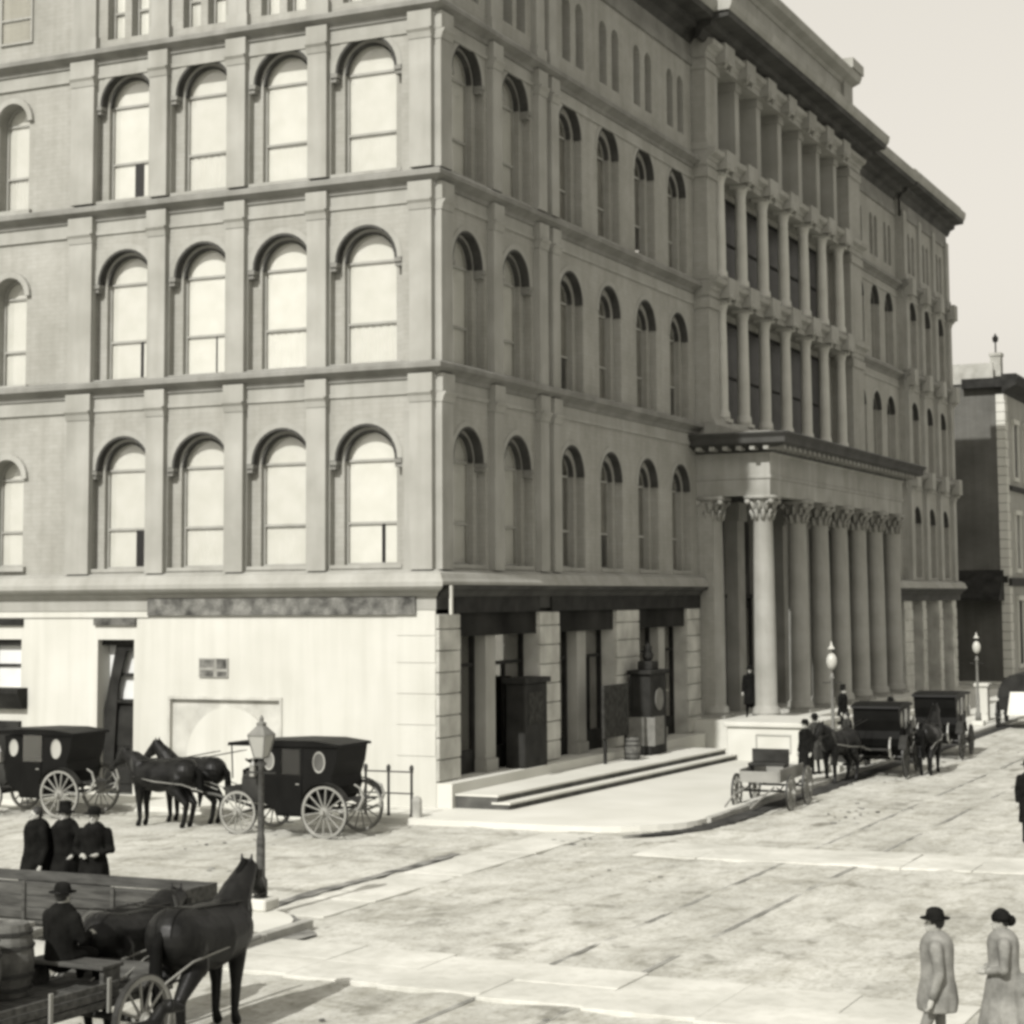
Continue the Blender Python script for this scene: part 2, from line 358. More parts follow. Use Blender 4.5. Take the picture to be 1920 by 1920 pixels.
def fn(b):
    pts = [(6.3, -2.9), (7.0, -2.0), (7.5, -.8), (7.6, 1), (7.62, 5), (7.65, 9), (7.6, 14), (7.55, 24), (7.5, 40)]; L = []; Q = []
    for i in range(len(pts) - 1):
        for t in range(8):
            a = Vector((*pts[i], 0)).lerp(Vector((*pts[i + 1], 0)), t / 8); dr = (Vector((*pts[i + 1], 0)) - Vector((*pts[i], 0))).normalized(); nn = Vector((-dr.y, dr.x, 0)); k = i * 8 + t; w = .34 * min(1, .15 + k / 9) * (.7 + .5 * rnd.random())
            L.append((a.x + nn.x * w, a.y + nn.y * w, ZS + .022)); Q.append((a.x - nn.x * w * .7, a.y - nn.y * w * .7, ZS + .022))
    for i in range(len(L) - 1): b.quad(L[i], Q[i], Q[i + 1], L[i + 1])
struct(part('gutter_shadow_strip', fn, 'gutter_shadow'))  # strip along the kerb painted dark as its shadow

# ------------------------------------------------------------------ hotel
H = thing('hotel_building', 'five storey pale corner hotel with arched windows, shops and columned portico', 'building', (0, 0, 0))
def archpts(c, r, zs, n=16): return [(c - r * math.cos(math.pi * i / n), zs + r * math.sin(math.pi * i / n)) for i in range(n + 1)]
def arch_panel(b, F, u0, u1, z0, z1, c, hw, r, zb, zs, d, rev):
    # wall rectangle with arched opening; below the springing half width hw, above radius r
    if c - hw > u0: b.quad(F(u0, z0, d), F(c - hw, z0, d), F(c - hw, zs, d), F(u0, zs, d))
    if u1 > c + hw: b.quad(F(c + hw, z0, d), F(u1, z0, d), F(u1, zs, d), F(c + hw, zs, d))
    if zb > z0: b.quad(F(c - hw, z0, d), F(c + hw, z0, d), F(c + hw, zb, d), F(c - hw, zb, d))
    a = archpts(c, r, zs)
    b.quad(F(u0, zs, d), F(c - r, zs, d), F(c - r, z1, d), F(u0, z1, d)); b.quad(F(c + r, zs, d), F(u1, zs, d), F(u1, z1, d), F(c + r, z1, d))
    for i in range(len(a) - 1): b.quad(F(a[i][0], a[i][1], d), F(a[i + 1][0], a[i + 1][1], d), F(a[i + 1][0], z1, d), F(a[i][0], z1, d))
    out = [(c - hw, zb), (c - hw, zs)] + a + [(c + hw, zs), (c + hw, zb), (c - hw, zb)]
    for i in range(len(out) - 1):
        p, q = out[i], out[i + 1]
        if p != q: b.quad(F(p[0], p[1], d), F(q[0], q[1], d), F(q[0], q[1], d - rev), F(p[0], p[1], d - rev))
def arched_plate(b, F, c, hw, zb, zs, d, n=16):
    a = archpts(c, hw, zs, n); b.quad(*([F(c - hw, zb, d)] + [F(x, z, d) for x, z in a] + [F(c + hw, zb, d)]))
def arched_frame(b, F, c, hw, zb, zs, d, t, th):
    for (p, q, w) in [((c - hw, c - hw + t), (zb, zs), 0), ((c + hw - t, c + hw), (zb, zs), 0), ((c - hw + t, c + hw - t), (zb, zb + t), 0)]:
        b.fbox(F, p[0], p[1], q[0], q[1], d - th, d)
    o = archpts(c, hw, zs, 12); i_ = archpts(c, hw - t, zs, 12)
    for k in range(12):
        b.quad(F(*o[k], d), F(*o[k + 1], d), F(*i_[k + 1], d), F(*i_[k], d)); b.quad(F(*i_[k], d), F(*i_[k + 1], d), F(*i_[k + 1], d - th), F(*i_[k], d - th))
def window(F, c, hw, zb, zs, d, blind='full', parent=H, bm='blind', open_=None):
    o = part('window', lambda b: arched_frame(b, F, c, hw, zb, zs, d, .06, .08), 'frame', parent)
    part('pane', lambda b: arched_plate(b, F, c, hw - .05, zb + .05, zs, d - .04), 'glass', o)
    zm = zb + (zs - zb) * .40
    for zz in (zm, zs): part('sash_bar', lambda b: b.fbox(F, c - hw + .06, c + hw - .06, zz - .033, zz + .033, d - .07, d - .012), 'frame', o)
    def bl(b):
        if blind == 'full':
            a = archpts(c, hw - .03, zs, 12); b.quad(*([F(c - hw + .03, zm, d - .075)] + [F(x, z, d - .075) for x, z in a] + [F(c + hw - .03, zm, d - .075)]))
            CW = rnd.choice((.002, .004, .012)); N = 26; xs = [c - hw + .03 + (2 * hw - .06) * i / N for i in range(N + 1)]; ph = rnd.uniform(0, 6); dd = [d - .09 + CW * math.sin(i * 1.7 + ph) for i in range(N + 1)]
            for i in range(N): b.quad(F(xs[i], zb + .03, dd[i]), F(xs[i + 1], zb + .03, dd[i + 1]), F(xs[i + 1], zm + .02, dd[i + 1]), F(xs[i], zm + .02, dd[i]))
        elif blind == 'half':
            a = archpts(c, hw - .03, zs, 12); b.quad(*([F(c - hw + .03, zm, d - .075)] + [F(x, z, d - .075) for x, z in a] + [F(c + hw - .03, zm, d - .075)]))
        elif blind == 'split':   # a dark gap on the right of the lower sash
            a = archpts(c, hw - .03, zs, 12); b.quad(*([F(c - hw + .03, zm, d - .075)] + [F(x, z, d - .075) for x, z in a] + [F(c + hw - .03, zm, d - .075)]))
            g = open_ or (.12, .5)
            b.quad(F(c - hw + .03, zb, d - .075), F(c + hw * g[0], zb, d - .075), F(c + hw * g[0], zm, d - .075), F(c - hw + .03, zm, d - .075))
            b.quad(F(c + hw * g[1], zb, d - .075), F(c + hw - .03, zb, d - .075), F(c + hw - .03, zm, d - .075), F(c + hw * g[1], zm, d - .075))
    if blind != 'none': part('blind', bl, bm, o)
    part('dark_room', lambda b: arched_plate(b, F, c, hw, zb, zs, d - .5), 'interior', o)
    return o
ROW = [(6.27, 9.07, 6.1, 11.36), (11.66, 14.44, 11.36, 16.48), (16.86, 19.67, 16.48, 21.3)]  # sill, spring, panel z0, panel z1
R1, R2, D1, D2 = .95, .80, .25, .17
def bay(F, c, u0, u1, row, blind='full', hwx=1.07, r1=R1, r2=R2, parent=H, bm='blind', open_=None, colo=True, dz=0):
    zb, zs, z0, z1 = ROW[row]; zs += dz
    part('wall', lambda b: arch_panel(b, F, u0, u1, z0, z1, c, hwx, r1, zb, zs, 0, D1), 'facade', parent); part('inner_wall', lambda b: arch_panel(b, F, c - hwx - .02, c + hwx + .02, zb - .05, zs + r1 + .05, c, r2, r2, zb, zs, -D1, D2), 'facade', parent)
    def arm(b):
        o_ = archpts(c, r1 + .16, zs, 16); i_ = archpts(c, r1 + .005, zs, 16)
        for k in range(16):
            b.quad(F(*o_[k], .015), F(*o_[k + 1], .015), F(*i_[k + 1], .015), F(*i_[k], .015)); b.quad(F(*o_[k], .0), F(*o_[k + 1], .0), F(*o_[k + 1], .015), F(*o_[k], .015)); b.quad(F(*i_[k], .015), F(*i_[k + 1], .015), F(*i_[k + 1], -.02), F(*i_[k], -.02))
    part('arch_moulding', arm, 'trim', parent)
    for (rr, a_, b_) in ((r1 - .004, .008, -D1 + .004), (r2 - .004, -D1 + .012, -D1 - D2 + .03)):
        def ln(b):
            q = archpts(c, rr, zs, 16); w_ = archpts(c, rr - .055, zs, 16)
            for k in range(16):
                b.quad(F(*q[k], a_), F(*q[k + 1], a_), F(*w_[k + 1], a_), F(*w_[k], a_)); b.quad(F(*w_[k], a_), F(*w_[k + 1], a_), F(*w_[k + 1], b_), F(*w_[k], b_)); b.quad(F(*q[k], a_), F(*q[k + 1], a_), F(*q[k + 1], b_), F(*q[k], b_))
        part('arch_shade_ring', ln, 'arch_shade', parent)  # ring added to draw the dark shade arcs under the arch
    if colo:
        for s in (-1, 1):
            def cl(b, s=s):
                x = c + s * (r1 + .02); P = F(x, 0, -.12)
                xa, xb = (c - hwx, c - r1 + .07) if s < 0 else (c + r1 - .07, c + hwx)
                b.fbox(F, xa + .002, xb, zs - .13, zs - .015, -D1 + .01, .05); b.fbox(F, xa + .002, xb - .05 if s < 0 else xb, zs - .24, zs - .132, -D1 + .01, .0)
            part('impost', cl, 'band', parent, False)
    part('window_sill', lambda b: b.fbox(F, c - hwx + .01, c + hwx - .01, zb - .1, zb - .003, -D1 - D2, .035), 'trim', parent)
    window(F, c, r2 + .01, zb, zs, -D1 - D2 + .02, blind, parent, bm, open_)
def pilaster(F, u0, u1, parent=H, d=.20, rows=(0, 1, 2), top=True):
    zz = [(6.12, 11.36), (11.58, 16.48), (16.78, 21.1)]
    for r in rows:
        z0, z1 = zz[r]; w = u1 - u0
        def fn(b):
            b.fbox(F, u0, u1, z0 + .001, z1 - .86, -.005, d)
        o = part('pilaster', fn, 'trim', parent)
        def cap(b):
            b.prof(F, u0 - .02, u1 + .02, [(-.004, z1 - .855), (d + .02, z1 - .855), (d + .06, z1 - .70), (d + .12, z1 - .62), (d + .12, z1 - .585), (-.004, z1 - .585)])
        part('capital', cap, 'trim', o)
        part('entablature_block', lambda b: b.fbox(F, u0 - .03, u1 + .03, z1 - .58, z1 - .10, -.003, d + .04), 'trim', o)
def band(F, u0, u1, z, parent=H, m0=0, m1=0, off=0, h=.3):
    p2 = [(-.02, z - .62), (.05, z - .62), (.05, z - .5), (.02, z - .5), (.02, z - .22), (-.02, z - .22)]
    pr = [(-.02, z - .218), (.07, z - .218), (.09, z - .1), (.25, z), (.33, z + .04), (.33, z + .16), (.29, z + .2), (.05, z + .27), (-.02, z + .27)]
    o = part('string_course', lambda b: b.prof(F, u0, u1, [(d + off, zz) for d, zz in pr], m0, m1), 'band', parent)
    part('frieze', lambda b: b.prof(F, u0, u1, [(d + off, zz) for d, zz in p2], m0, m1), 'trim', o); return o

# ---- side-street front (left in the picture)
LC = [-9.96, -7.33, -4.71, -2.08]
edges = [-11.4, -8.75, -6.13, -3.51, -.8]
LB = {(0, 0): ('split', (.18, .78)), (0, 3): ('split', (.28, .42)), (1, 0): ('split', (.28, .42)), (1, 1): ('split', (.2, .27)), (2, 0): ('split', (-.05, .35)), (2, 1): ('full', None)}
for r in range(3):
    for i, c in enumerate(LC):
        bl, op = LB.get((r, i), ('full', None))
        bay(FL, c, edges[i], edges[i + 1], r, bl, open_=op, hwx=1.1)
    z0, z1 = ROW[r][2], ROW[r][3]
    part('wall', lambda b: b.quad(FL(-.8, z0, 0), FL(0, z0, 0), FL(0, z1, 0), FL(-.8, z1, 0)), 'facade', H)
    # plain far wing with single arched windows
    x = -11.4
    for c in (-14.05, -17.2):
        zb, zs = ROW[r][0] - (.0 if r else -.1), ROW[r][1] - .0 + (-.15)
        part('wall', lambda b: arch_panel(b, FL, c - 1.5 - (.25 if c < -15 else 0), -11.4 if c > -15 else c + 1.65, z0, z1, c, .56, .56, zb, zs, -.02, .4), 'facade', H)
        part('window_hood', lambda b: [b.quad(FL(*p, .1), FL(*q, .1), FL(*s, .1), FL(*t, .1)) or b.quad(FL(*p, .1), FL(*q, .1), FL(*q, -.02), FL(*p, -.02)) or b.quad(FL(*t, .1), FL(*s, .1), FL(*s, -.02), FL(*t, -.02)) for p, q, s, t in zip(archpts(c, .74, zs, 12)[:-1], archpts(c, .74, zs, 12)[1:], archpts(c, .57, zs, 12)[1:], archpts(c, .57, zs, 12)[:-1])], 'trim', H)
        window(FL, c, .56, zb, zs, -.38, 'split' if r == 0 else 'full', open_=(.45, .9))
        part('window_sill', lambda b: b.fbox(FL, c - .7, c + .7, zb - .14, zb - .002, -.4, .12), 'trim', H)
for u0, u1 in [(-11.8, -11.0), (-9.05, -8.45), (-6.43, -5.83), (-3.81, -3.21), (-.66, .0)]:
    pilaster(FL, u0, u1 if u1 < 0 else -.001)
part('pilaster', lambda b: b.fbox(FL, -.90, -.72, 6.12, 10.3, -.01, .05), 'trim', H)
for z in (11.36, 16.48): band(FL, -20, 0, z, m1=1)
band(FL, -20, 0, 21.1, m1=1)
for z in (11.36, 16.48, 21.1): band(FR, 0, 20.3, z, m0=-1)
# top storey of the side front: paired lights
def paired(F, c, u0, u1, parent=H, d=0, z0=21.1, z1=25.0, zb=21.95, zs=23.72, sep=.53, hw=.31, bm='blindd', kind='none'):
    part('wall', lambda b: arch_panel(b, F, u0, c, z0, z1, c - sep, hw, hw, zb, zs, d, .34), 'facade', parent); part('wall', lambda b: arch_panel(b, F, c, u1, z0, z1, c + sep, hw, hw, zb, zs, d, .34), 'facade', parent)
    for s in (-1, 1): window(F, c + s * sep, hw, zb, zs, d - .3, kind, parent, bm)
for i, c in enumerate(LC): paired(FL, c, edges[i], edges[i + 1], sep=.42, hw=.3, zb=21.6, bm='blind', kind='full')
for (a, c, z0, z1, d) in [(-.8, 0, 21.1, 25, 0), (-20, -11.4, 21.1, 25, -.02), (-20, -18.9, 0, 21.1, -.02)]: part('wall', lambda b: b.quad(FL(a, z0, d), FL(c, z0, d), FL(c, z1, d), FL(a, z1, d)), 'facade', H)
for u0, u1 in [(-11.8, -11.0), (-9.05, -8.45), (-6.43, -5.83), (-3.81, -3.21), (-.66, -.001)]:
    part('pilaster', lambda b: (b.fbox(FL, u0, u1, 21.38, 25.0, 0, .15), b.fbox(FL, u0 - .05, u1 + .05, 21.3, 21.7, 0, .2)), 'trim', H)
window(FL, -14.0, .6, 21.9, 23.8, .05, 'full')
# first-floor cornice, side front
CP = [(-.02, 5.08), (.03, 5.08), (.03, 5.40), (.10, 5.44), (.14, 5.52), (.34, 5.60), (.42, 5.68), (.42, 5.80), (.36, 5.88), (.30, 6.02), (.06, 6.12), (-.02, 6.12)]
part('cornice', lambda b: b.prof(FL, -20, 0, [(d, z) for d, z in CP], 0, 1), 'trim', H)
CPT = [(-.02, 5.72), (.42, 5.72), (.42, 5.80), (.36, 5.88), (.30, 6.02), (.06, 6.12), (-.02, 6.12)]
CPB = [(-.02, 5.08), (.05, 5.08), (.05, 5.38), (.14, 5.44), (.2, 5.55), (.38, 5.62), (.40, 5.715), (-.02, 5.715)]
part('cornice', lambda b: b.prof(FR, 0, 20.25, CPT, -1, 0), 'trim', H)
part('cornice_underside', lambda b: b.prof(FR, 0.0, 20.2, CPB, 0, 0), 'paint_shade', H)
part('cornice_end_plate', lambda b: b.fbox(FR, -.03, .06, 4.95, 5.7, .41, .48), 'stucco', H)
# ground floor, side front
def gf(b):
    def q(a, c, z0, z1): b.quad(FL(a, z0, 0), FL(c, z0, 0), FL(c, z1, 0), FL(a, z1, 0))
    q(-20, -14.6, -.1, 5.1); q(-14.6, -13.45, -.1, 2.9); q(-14.6, -13.45, 4.28, 5.1); q(-13.45, -10.75, -.1, 5.1); q(-10.75, -9.5, 4.28, 5.1)
    q(-9.5, -8.25, -.1, 5.1); q(-8.25, -4.72, 2.66, 5.1); q(-4.72, -.0, -.1, 5.1)
    for (a, c, z0, z1, r) in [(-14.6, -13.45, 2.9, 4.28, .3), (-10.75, -9.5, -.1, 4.28, .55), (-8.25, -4.72, -.1, 2.66, .1)]:
        b.quad(FL(a, z0, 0), FL(a, z1, 0), FL(a, z1, -r), FL(a, z0, -r)); b.quad(FL(c, z0, 0), FL(c, z1, 0), FL(c, z1, -r), FL(c, z0, -r)); b.quad(FL(a, z1, 0), FL(c, z1, 0), FL(c, z1, -r), FL(a, z1, -r)); b.quad(FL(a, z0, 0), FL(c, z0, 0), FL(c, z0, -r), FL(a, z0, -r))
part('ground_floor_wall', gf, 'stucco', H)
part('lintel', lambda b: b.fbox(FL, -10.85, -9.42, 4.68, 4.88, .003, .09), 'sign', H); part('lintel', lambda b: b.fbox(FL, -14.75, -13.38, 4.68, 4.86, .003, .09), 'dark', H)
part('lintel', lambda b: b.fbox(FL, -20, -9.0, 4.9, 5.02, .002, .05), 'stucco', H)
sb = part('signboard', lambda b: b.fbox(FL, -9.0, -.55, 4.95, 5.42, .034, .10), 'sign', H); sb['label'] = 'long grey signboard under the cornice'
ws = part('wall_sign', lambda b: b.fbox(FL, -7.3, -6.36, 3.26, 3.78, .004, .05), 'greycloth', H)
for (a, c, z0, z1) in [(-7.27, -6.8, 3.54, 3.74), (-6.72, -6.4, 3.5, 3.76), (-7.25, -6.82, 3.29, 3.46), (-6.7, -6.4, 3.29, 3.42)]: part('dark_panel', lambda b: b.fbox(FL, a, c, z0, z1, .052, .058), 'sign', ws)
def fn(b):
    for j in range(3):
        x = -7.24
        while x < -6.45:
            w = rnd.uniform(.05, .13); b.fbox(FL, x, min(x + w, -6.41), 3.31 + j * .15, 3.41 + j * .15, .052, .056); x += w + .03
# tall doorway with looped dark drapery
dr = part('doorway', lambda b: (b.quad(FL(-10.75, -.1, -.55), FL(-9.5, -.1, -.55), FL(-9.5, 4.28, -.55), FL(-10.75, 4.28, -.55))), 'blind', H)
part('door', lambda b: (b.fbox(FL, -10.6, -9.5, 0, 2.5, -.54, -.42), b.fbox(FL, -10.5, -9.6, .25, 1.1, -.42, -.39), b.fbox(FL, -10.5, -9.6, 1.3, 2.3, -.42, -.39)), 'dark', dr)
part('transom_bar', lambda b: (b.fbox(FL, -10.3, -9.5, 3.24, 3.33, -.5, -.4), b.fbox(FL, -10.75, -9.5, 4.12, 4.28, -.5, -.2), b.fbox(FL, -10.4, -9.5, 2.5, 2.6, -.5, -.3)), 'dark', dr)
part('drape', lambda b: b.add([FL(x, z, d) for d in (-.36, -.28) for x, z in [(-10.72, .0), (-10.42, 0), (-10.25, 3.0), (-9.98, 3.95), (-9.52, 4.02), (-9.52, 4.2), (-10.3, 4.2), (-10.5, 3.3), (-10.72, 2.3)]], [tuple(range(9)), tuple(range(17, 8, -1))] + [(i, (i + 1) % 9, 9 + (i + 1) % 9, 9 + i) for i in range(9)]), 'dark', dr)
w2 = part('window', lambda b: (b.fbox(FL, -14.6, -14.5, 2.9, 4.28, -.3, -.2), b.fbox(FL, -13.55, -13.45, 2.9, 4.28, -.3, -.2), b.fbox(FL, -14.5, -13.55, 4.1, 4.28, -.3, -.12), b.fbox(FL, -14.5, -13.55, 3.5, 3.57, -.29, -.22)), 'dark', H)
part('blind', lambda b: b.quad(FL(-14.6, 2.9, -.29), FL(-13.45, 2.9, -.29), FL(-13.45, 4.28, -.29), FL(-14.6, 4.28, -.29)), 'blind', w2)
part('planter_box', lambda b: b.prof(FL, -14.75, -13.2, [(0.003, 2.3), (.2, 2.3), (.45, 2.75), (.45, 2.88), (.003, 2.9)]), 'dark', w2)
part('basement_hatch', lambda b: b.fbox(FL, -14.8, -13.4, 0, 1.95, .003, .12), 'dark', H)
# blind lunette panel
pn = part('recessed_panel', lambda b: b.quad(FL(-8.25, -.1, -.1), FL(-4.72, -.1, -.1), FL(-4.72, 2.66, -.1), FL(-8.25, 2.66, -.1)), 'pier', H)
def fn(b):
    a = archpts(-6.35, 1.38, 1.08, 24); n = len(a)
    b.add([FL(x, z, -.097) for x, z in [(-7.73, 0)] + a + [(-4.97, 0)]] + [FL(x, z, -.02) for x, z in [(-7.73, 0)] + a + [(-4.97, 0)]], [tuple(range(n + 2, 2 * n + 4))] + [(i, i + 1, n + 3 + i, n + 2 + i) for i in range(n + 1)])
part('arched_plaster', fn, 'stucco', pn)
part('panel_moulding', lambda b: (b.fbox(FL, -8.33, -8.25, 0, 2.74, .003, .04), b.fbox(FL, -4.72, -4.64, 0, 2.74, .003, .04), b.fbox(FL, -8.25, -4.72, 2.66, 2.74, .003, .04)), 'pier', pn)
for z in (1.3, 2.1, 2.9, 3.7, 4.4): part('stone_block', lambda b: b.fbox(FL, -1.15, -.01, z + .012, z + .66, .003, .018), 'stucco', H)

# ---- main-street front, section A (Y 0..20.3)
RC = [1.95, 5.08, 9.05, 12.2, 15.45, 18.65]
RE = [.0, 3.5, 7.2, 10.6, 13.85, 17.0, 20.3]
for r in range(3):
    for i, c in enumerate(RC):
        bm = 'blind' if i < 2 else 'blindd'
        if (r, i) in ((2, 3), (1, 2), (0, 4)): bm = 'blindd'
        bay(FR, c, RE[i], RE[i + 1], r, 'full' if i < 2 or (i + r) % 3 else 'half', r1=.93, hwx=1.05 if i < 2 else .93, r2=.78 if i < 2 else .66, bm=bm, colo=i < 2)
for i, c in enumerate(RC): paired(FR, [c, c, 9.4, 12.4, 15.4, 18.6][i], RE[i], RE[i + 1], sep=.53 if i > 1 else .45)
for u0, u1 in [(.002, .66), (3.2, 3.8), (6.3, 6.9), (7.25, 7.8)]:
    pilaster(FR, u0, u1); part('pilaster', lambda b: (b.fbox(FR, u0, u1, 21.38, 25.0, 0, .15), b.fbox(FR, u0 - .05, u1 + .05, 21.3, 21.7, 0, .2)), 'trim', H)
# main cornice
MC = [(-.1, 26.36), (1.22, 26.36), (1.3, 26.5), (1.35, 26.75), (1.3, 26.8), (-.1, 26.95)]
MS = [(-.1, 25.5), (.02, 25.5), (.12, 25.64), (.2, 25.8), (.5, 25.9), (.55, 26.1), (1.15, 26.15), (1.2, 26.355), (-.1, 26.355)]
MF = [(-.1, 24.7), (.08, 24.7), (.08, 25.0), (.02, 25.02), (.02, 25.495), (-.1, 25.495)]
def mcornice(F, u0, u1, off=0, m0=0, m1=0, step=.9):
    o = part('main_cornice', lambda b: b.prof(F, u0, u1, [(d + off, z) for d, z in MC], m0, m1), 'trim', H)
    part('soffit', lambda b: b.prof(F, u0, u1, [(d + off, z) for d, z in MS], m0, m1), 'paint_shade', o); part('frieze', lambda b: b.prof(F, u0, u1, [(d + off, z) for d, z in MF], m0, m1), 'band', o)  # soffit and frieze colours carry the shade below the cornice
mcornice(FL, -20, 0, 0, 0, 1, 1.2); mcornice(FR, 0, 20.25, 0, -1, 0, 1.2)
part('roof', lambda b: (b.box(-40, -.2, .2, 61.5, 26.2, 26.9)), 'roof', H)
part('wall', lambda b: (b.quad((-40, .4, 0), (-40, 61.6, 0), (-40, 61.6, 26), (-40, .4, 26)), b.quad((-40, 61.6, 0), (.2, 61.6, 0), (.2, 61.6, 26), (-40, 61.6, 26)), b.quad((-40, .1, 0), (-20, .1, 0), (-20, .1, 26), (-40, .1, 26))), 'facade', H)

# ---- storefront, ground floor of section A
FX = .9   # terrace end
def terr(name, x0, x1, y0, y1, e0, e1, z0, z1, m='pave', par=H):
    return part(name, lambda b: b.add([(x0, y0, z0), (e0, y0, z0), (e1, y1, z0), (x0, y1, z0), (x0, y0, z1), (e0, y0, z1), (e1, y1, z1), (x0, y1, z1)], [(4, 5, 6, 7), (0, 1, 5, 4), (1, 2, 6, 5), (2, 3, 7, 6), (3, 0, 4, 7)]), m, par)
terr('shop_sill', -1.7, 0, .02, 19.4, .45, .5, -.1, .62, 'pave')
terr('terrace', .44, 0, .2, 16.38, 1.65, 2.25, -.1, .30, 'riser_shade')
for k, (dx, z) in enumerate([(.0, .36), (.34, .18)]):
    e0, e1 = 1.65 + dx, 2.25 + dx * 1.1
    if k: terr('step_riser', 1.4, 0, .21, 16.37, e0 - .02, e1 - .02, -.1, z - .055, 'riser_shade')
    x0 = .46 if k == 0 else 1.5; q0 = .51 if k == 0 else 2.0
    b = MB(); b.add([(x0, .17, z - .05), (e0 + .03, .17, z - .05), (e1 + .03, 16.37, z - .05), (q0, 16.37, z - .05), (x0, .17, z), (e0 + .03, .17, z), (e1 + .03, 16.37, z), (q0, 16.37, z)], [(3, 2, 1, 0), (4, 5, 6, 7), (0, 1, 5, 4), (1, 2, 6, 5), (2, 3, 7, 6), (3, 0, 4, 7)])
    b.build('step_tread', 'pave', H)
for (a, w, m) in [(0.003, 1.3, 'pier'), (6.4, 1.45, 'pier'), (12.3, 2.0, 'pier'), (18.9, 1.35, 'pier')]:
    pr = part('pier', lambda b: b.fbox(FR, a, a + w, -.05 if a < 1 else .63, 4.96, -.5 if a > 1 else -.4, .0), m, H)
    z = .1 if a < 1 else .66; k = 0
    while z < 4.7:
        hgt = .56; b = MB(); P0 = FR(a + .015, 0, 0); b.bbox(0.003 - .06, .075 + rnd.uniform(-.008, .008), a + .02, a + w - .02, z, min(z + hgt - .03, 4.95), .022); b.build('stone_block', 'pier', pr); z += hgt
def fn(b):
    b.fbox(FR, 1.3, 18.9, 4.35, 5.1, -1.1, -.05); b.fbox(FR, 1.3, 18.9, .5, 5.1, -1.9, -1.75); b.fbox(FR, 1.3, 18.9, 4.9, 5.0, -1.8, -.3)
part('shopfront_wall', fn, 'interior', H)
part('fascia_board', lambda b: (b.fbox(FR, .9, 6.35, 4.98, 5.40, .034, .10)), 'dark', H); part('fascia_board', lambda b: (b.fbox(FR, 7.2, 20.2, 4.98, 5.40, .034, .10)), 'dark', H)
for (y, w, z0, m) in [(3.55, .62, .62, 'trim'), (9.95, .7, .62, 'trim'), (16.9, .6, .62, 'trim')]:
    pr = part('shop_pillar', lambda b: (b.fbox(FR, y - w / 2, y + w / 2, z0, 4.6, -.55, -.15), b.fbox(FR, y - w / 2 - .06, y + w / 2 + .06, z0, z0 + .35, -.6, -.1), b.fbox(FR, y - w / 2 - .06, y + w / 2 + .06, 4.35, 4.6, -.6, -.1)), m, H)
for (a, c) in [(1.3, 3.2), (3.9, 6.4), (7.85, 9.55), (10.35, 12.3), (14.3, 16.6), (17.25, 18.9)]:
    o = part('shop_window', lambda b: (b.fbox(FR, a, a + .09, .62, 4.35, -.6, -.46), b.fbox(FR, c - .09, c, .62, 4.35, -.6, -.46), b.fbox(FR, a + .09, c - .09, 3.5, 3.6, -.59, -.47), b.fbox(FR, a + .09, c - .09, .62, 1.25, -.58, -.48), b.fbox(FR, (a + c) / 2 - .04, (a + c) / 2 + .04, 1.25, 3.5, -.59, -.47)), 'dark', H)
    part('pane', lambda b: b.fbox(FR, a + .09, c - .09, 1.25, 4.35, -.54, -.53), 'glass', o)
part('shop_door', lambda b: b.fbox(FR, 2.0, 2.7, .8, 2.6, -1.6, -1.5), 'blindd', H)
# things on the shop terrace
t = thing('dark_cabinet', 'dark tall cabinet on the terrace between corner pillar and first blocky pier', 'cabinet', (.1, 5.35, .62))
part('cabinet_body', lambda b: (b.bbox(-.3, .3, -.75, .8, .0, 2.35, .03)), 'dark', t); part('cabinet_top', lambda b: b.bbox(-.38, .38, -.85, .9, 2.35, 2.5, .02), 'dark', t); part('notice_panel', lambda b: b.bbox(.302, .32, -.5, .5, 1.2, 2.1, .005), 'browncloth', t)
t = thing('notice_board', 'brown notice board standing in front of the white shop pillar', 'board', (.75, 10.45, .36))
part('board', lambda b: b.bbox(-.05, .05, -1.0, 1.0, .75, 2.35, .02), 'browncloth', t)
for s in (-.85, .85): part('leg', lambda b: b.box(-.04, .04, s - .05, s + .05, 0, .75), 'dark', t)
t = thing('street_clock_kiosk', 'tall panelled kiosk topped by a dark finial before the third blocky pier', 'kiosk', (.62, 13.6, .36))
part('kiosk_body', lambda b: (b.bbox(-.35, .35, -.72, .72, 0, 2.55, .03)), 'dark', t)
part('kiosk_top', lambda b: (b.bbox(-.42, .42, -.82, .82, 2.55, 2.68, .02), b.bbox(-.25, .25, -.3, .3, 2.68, 2.95, .03)), 'dark', t)
part('finial', lambda b: b.lathe([(.1, 2.95), (.16, 3.02), (.2, 3.15), (.12, 3.3), (.15, 3.4), (.02, 3.55)], 10), 'dark', t, True)
for s in (-1, 1): part('panel', lambda b: b.bbox(s * .36 - .01, s * .36 + .01, -.45, .45, .3, 1.2, .004), 'greyc2', t)
part('dial', lambda b: b.lathe([(.36, .37), (.36, .39)], 20, (0, 0, 1.75), axis='x'), 'greyc2', t)
part('frieze_panel', lambda b: b.bbox(-.5, .5, -.74, -.725, .3, 1.2, .003), 'greyc2', t)
def barrel(loc, label, sc=1, rot=None, group=None):
    t = thing('barrel', label, 'barrel', loc, 0, group); t.scale = (sc,) * 3
    if rot: t.rotation_euler = rot
    part('staves', lambda b: b.lathe([(.0, .03), (.25, .03), (.26, 0), (.31, .2), (.335, .42), (.31, .64), (.26, .84), (.25, .81), (0, .81)], 18), 'barrel', t)
    for z in (.1, .26, .58, .74):
        r = .335 - .32 * ((z - .42) ** 2) + .002; part('hoop', lambda b: b.lathe([(r - .01, z - .02), (r + .008, z - .02), (r + .008, z + .02), (r - .01, z + .02), (r - .01, z - .02)], 18), 'iron', t)
    return t
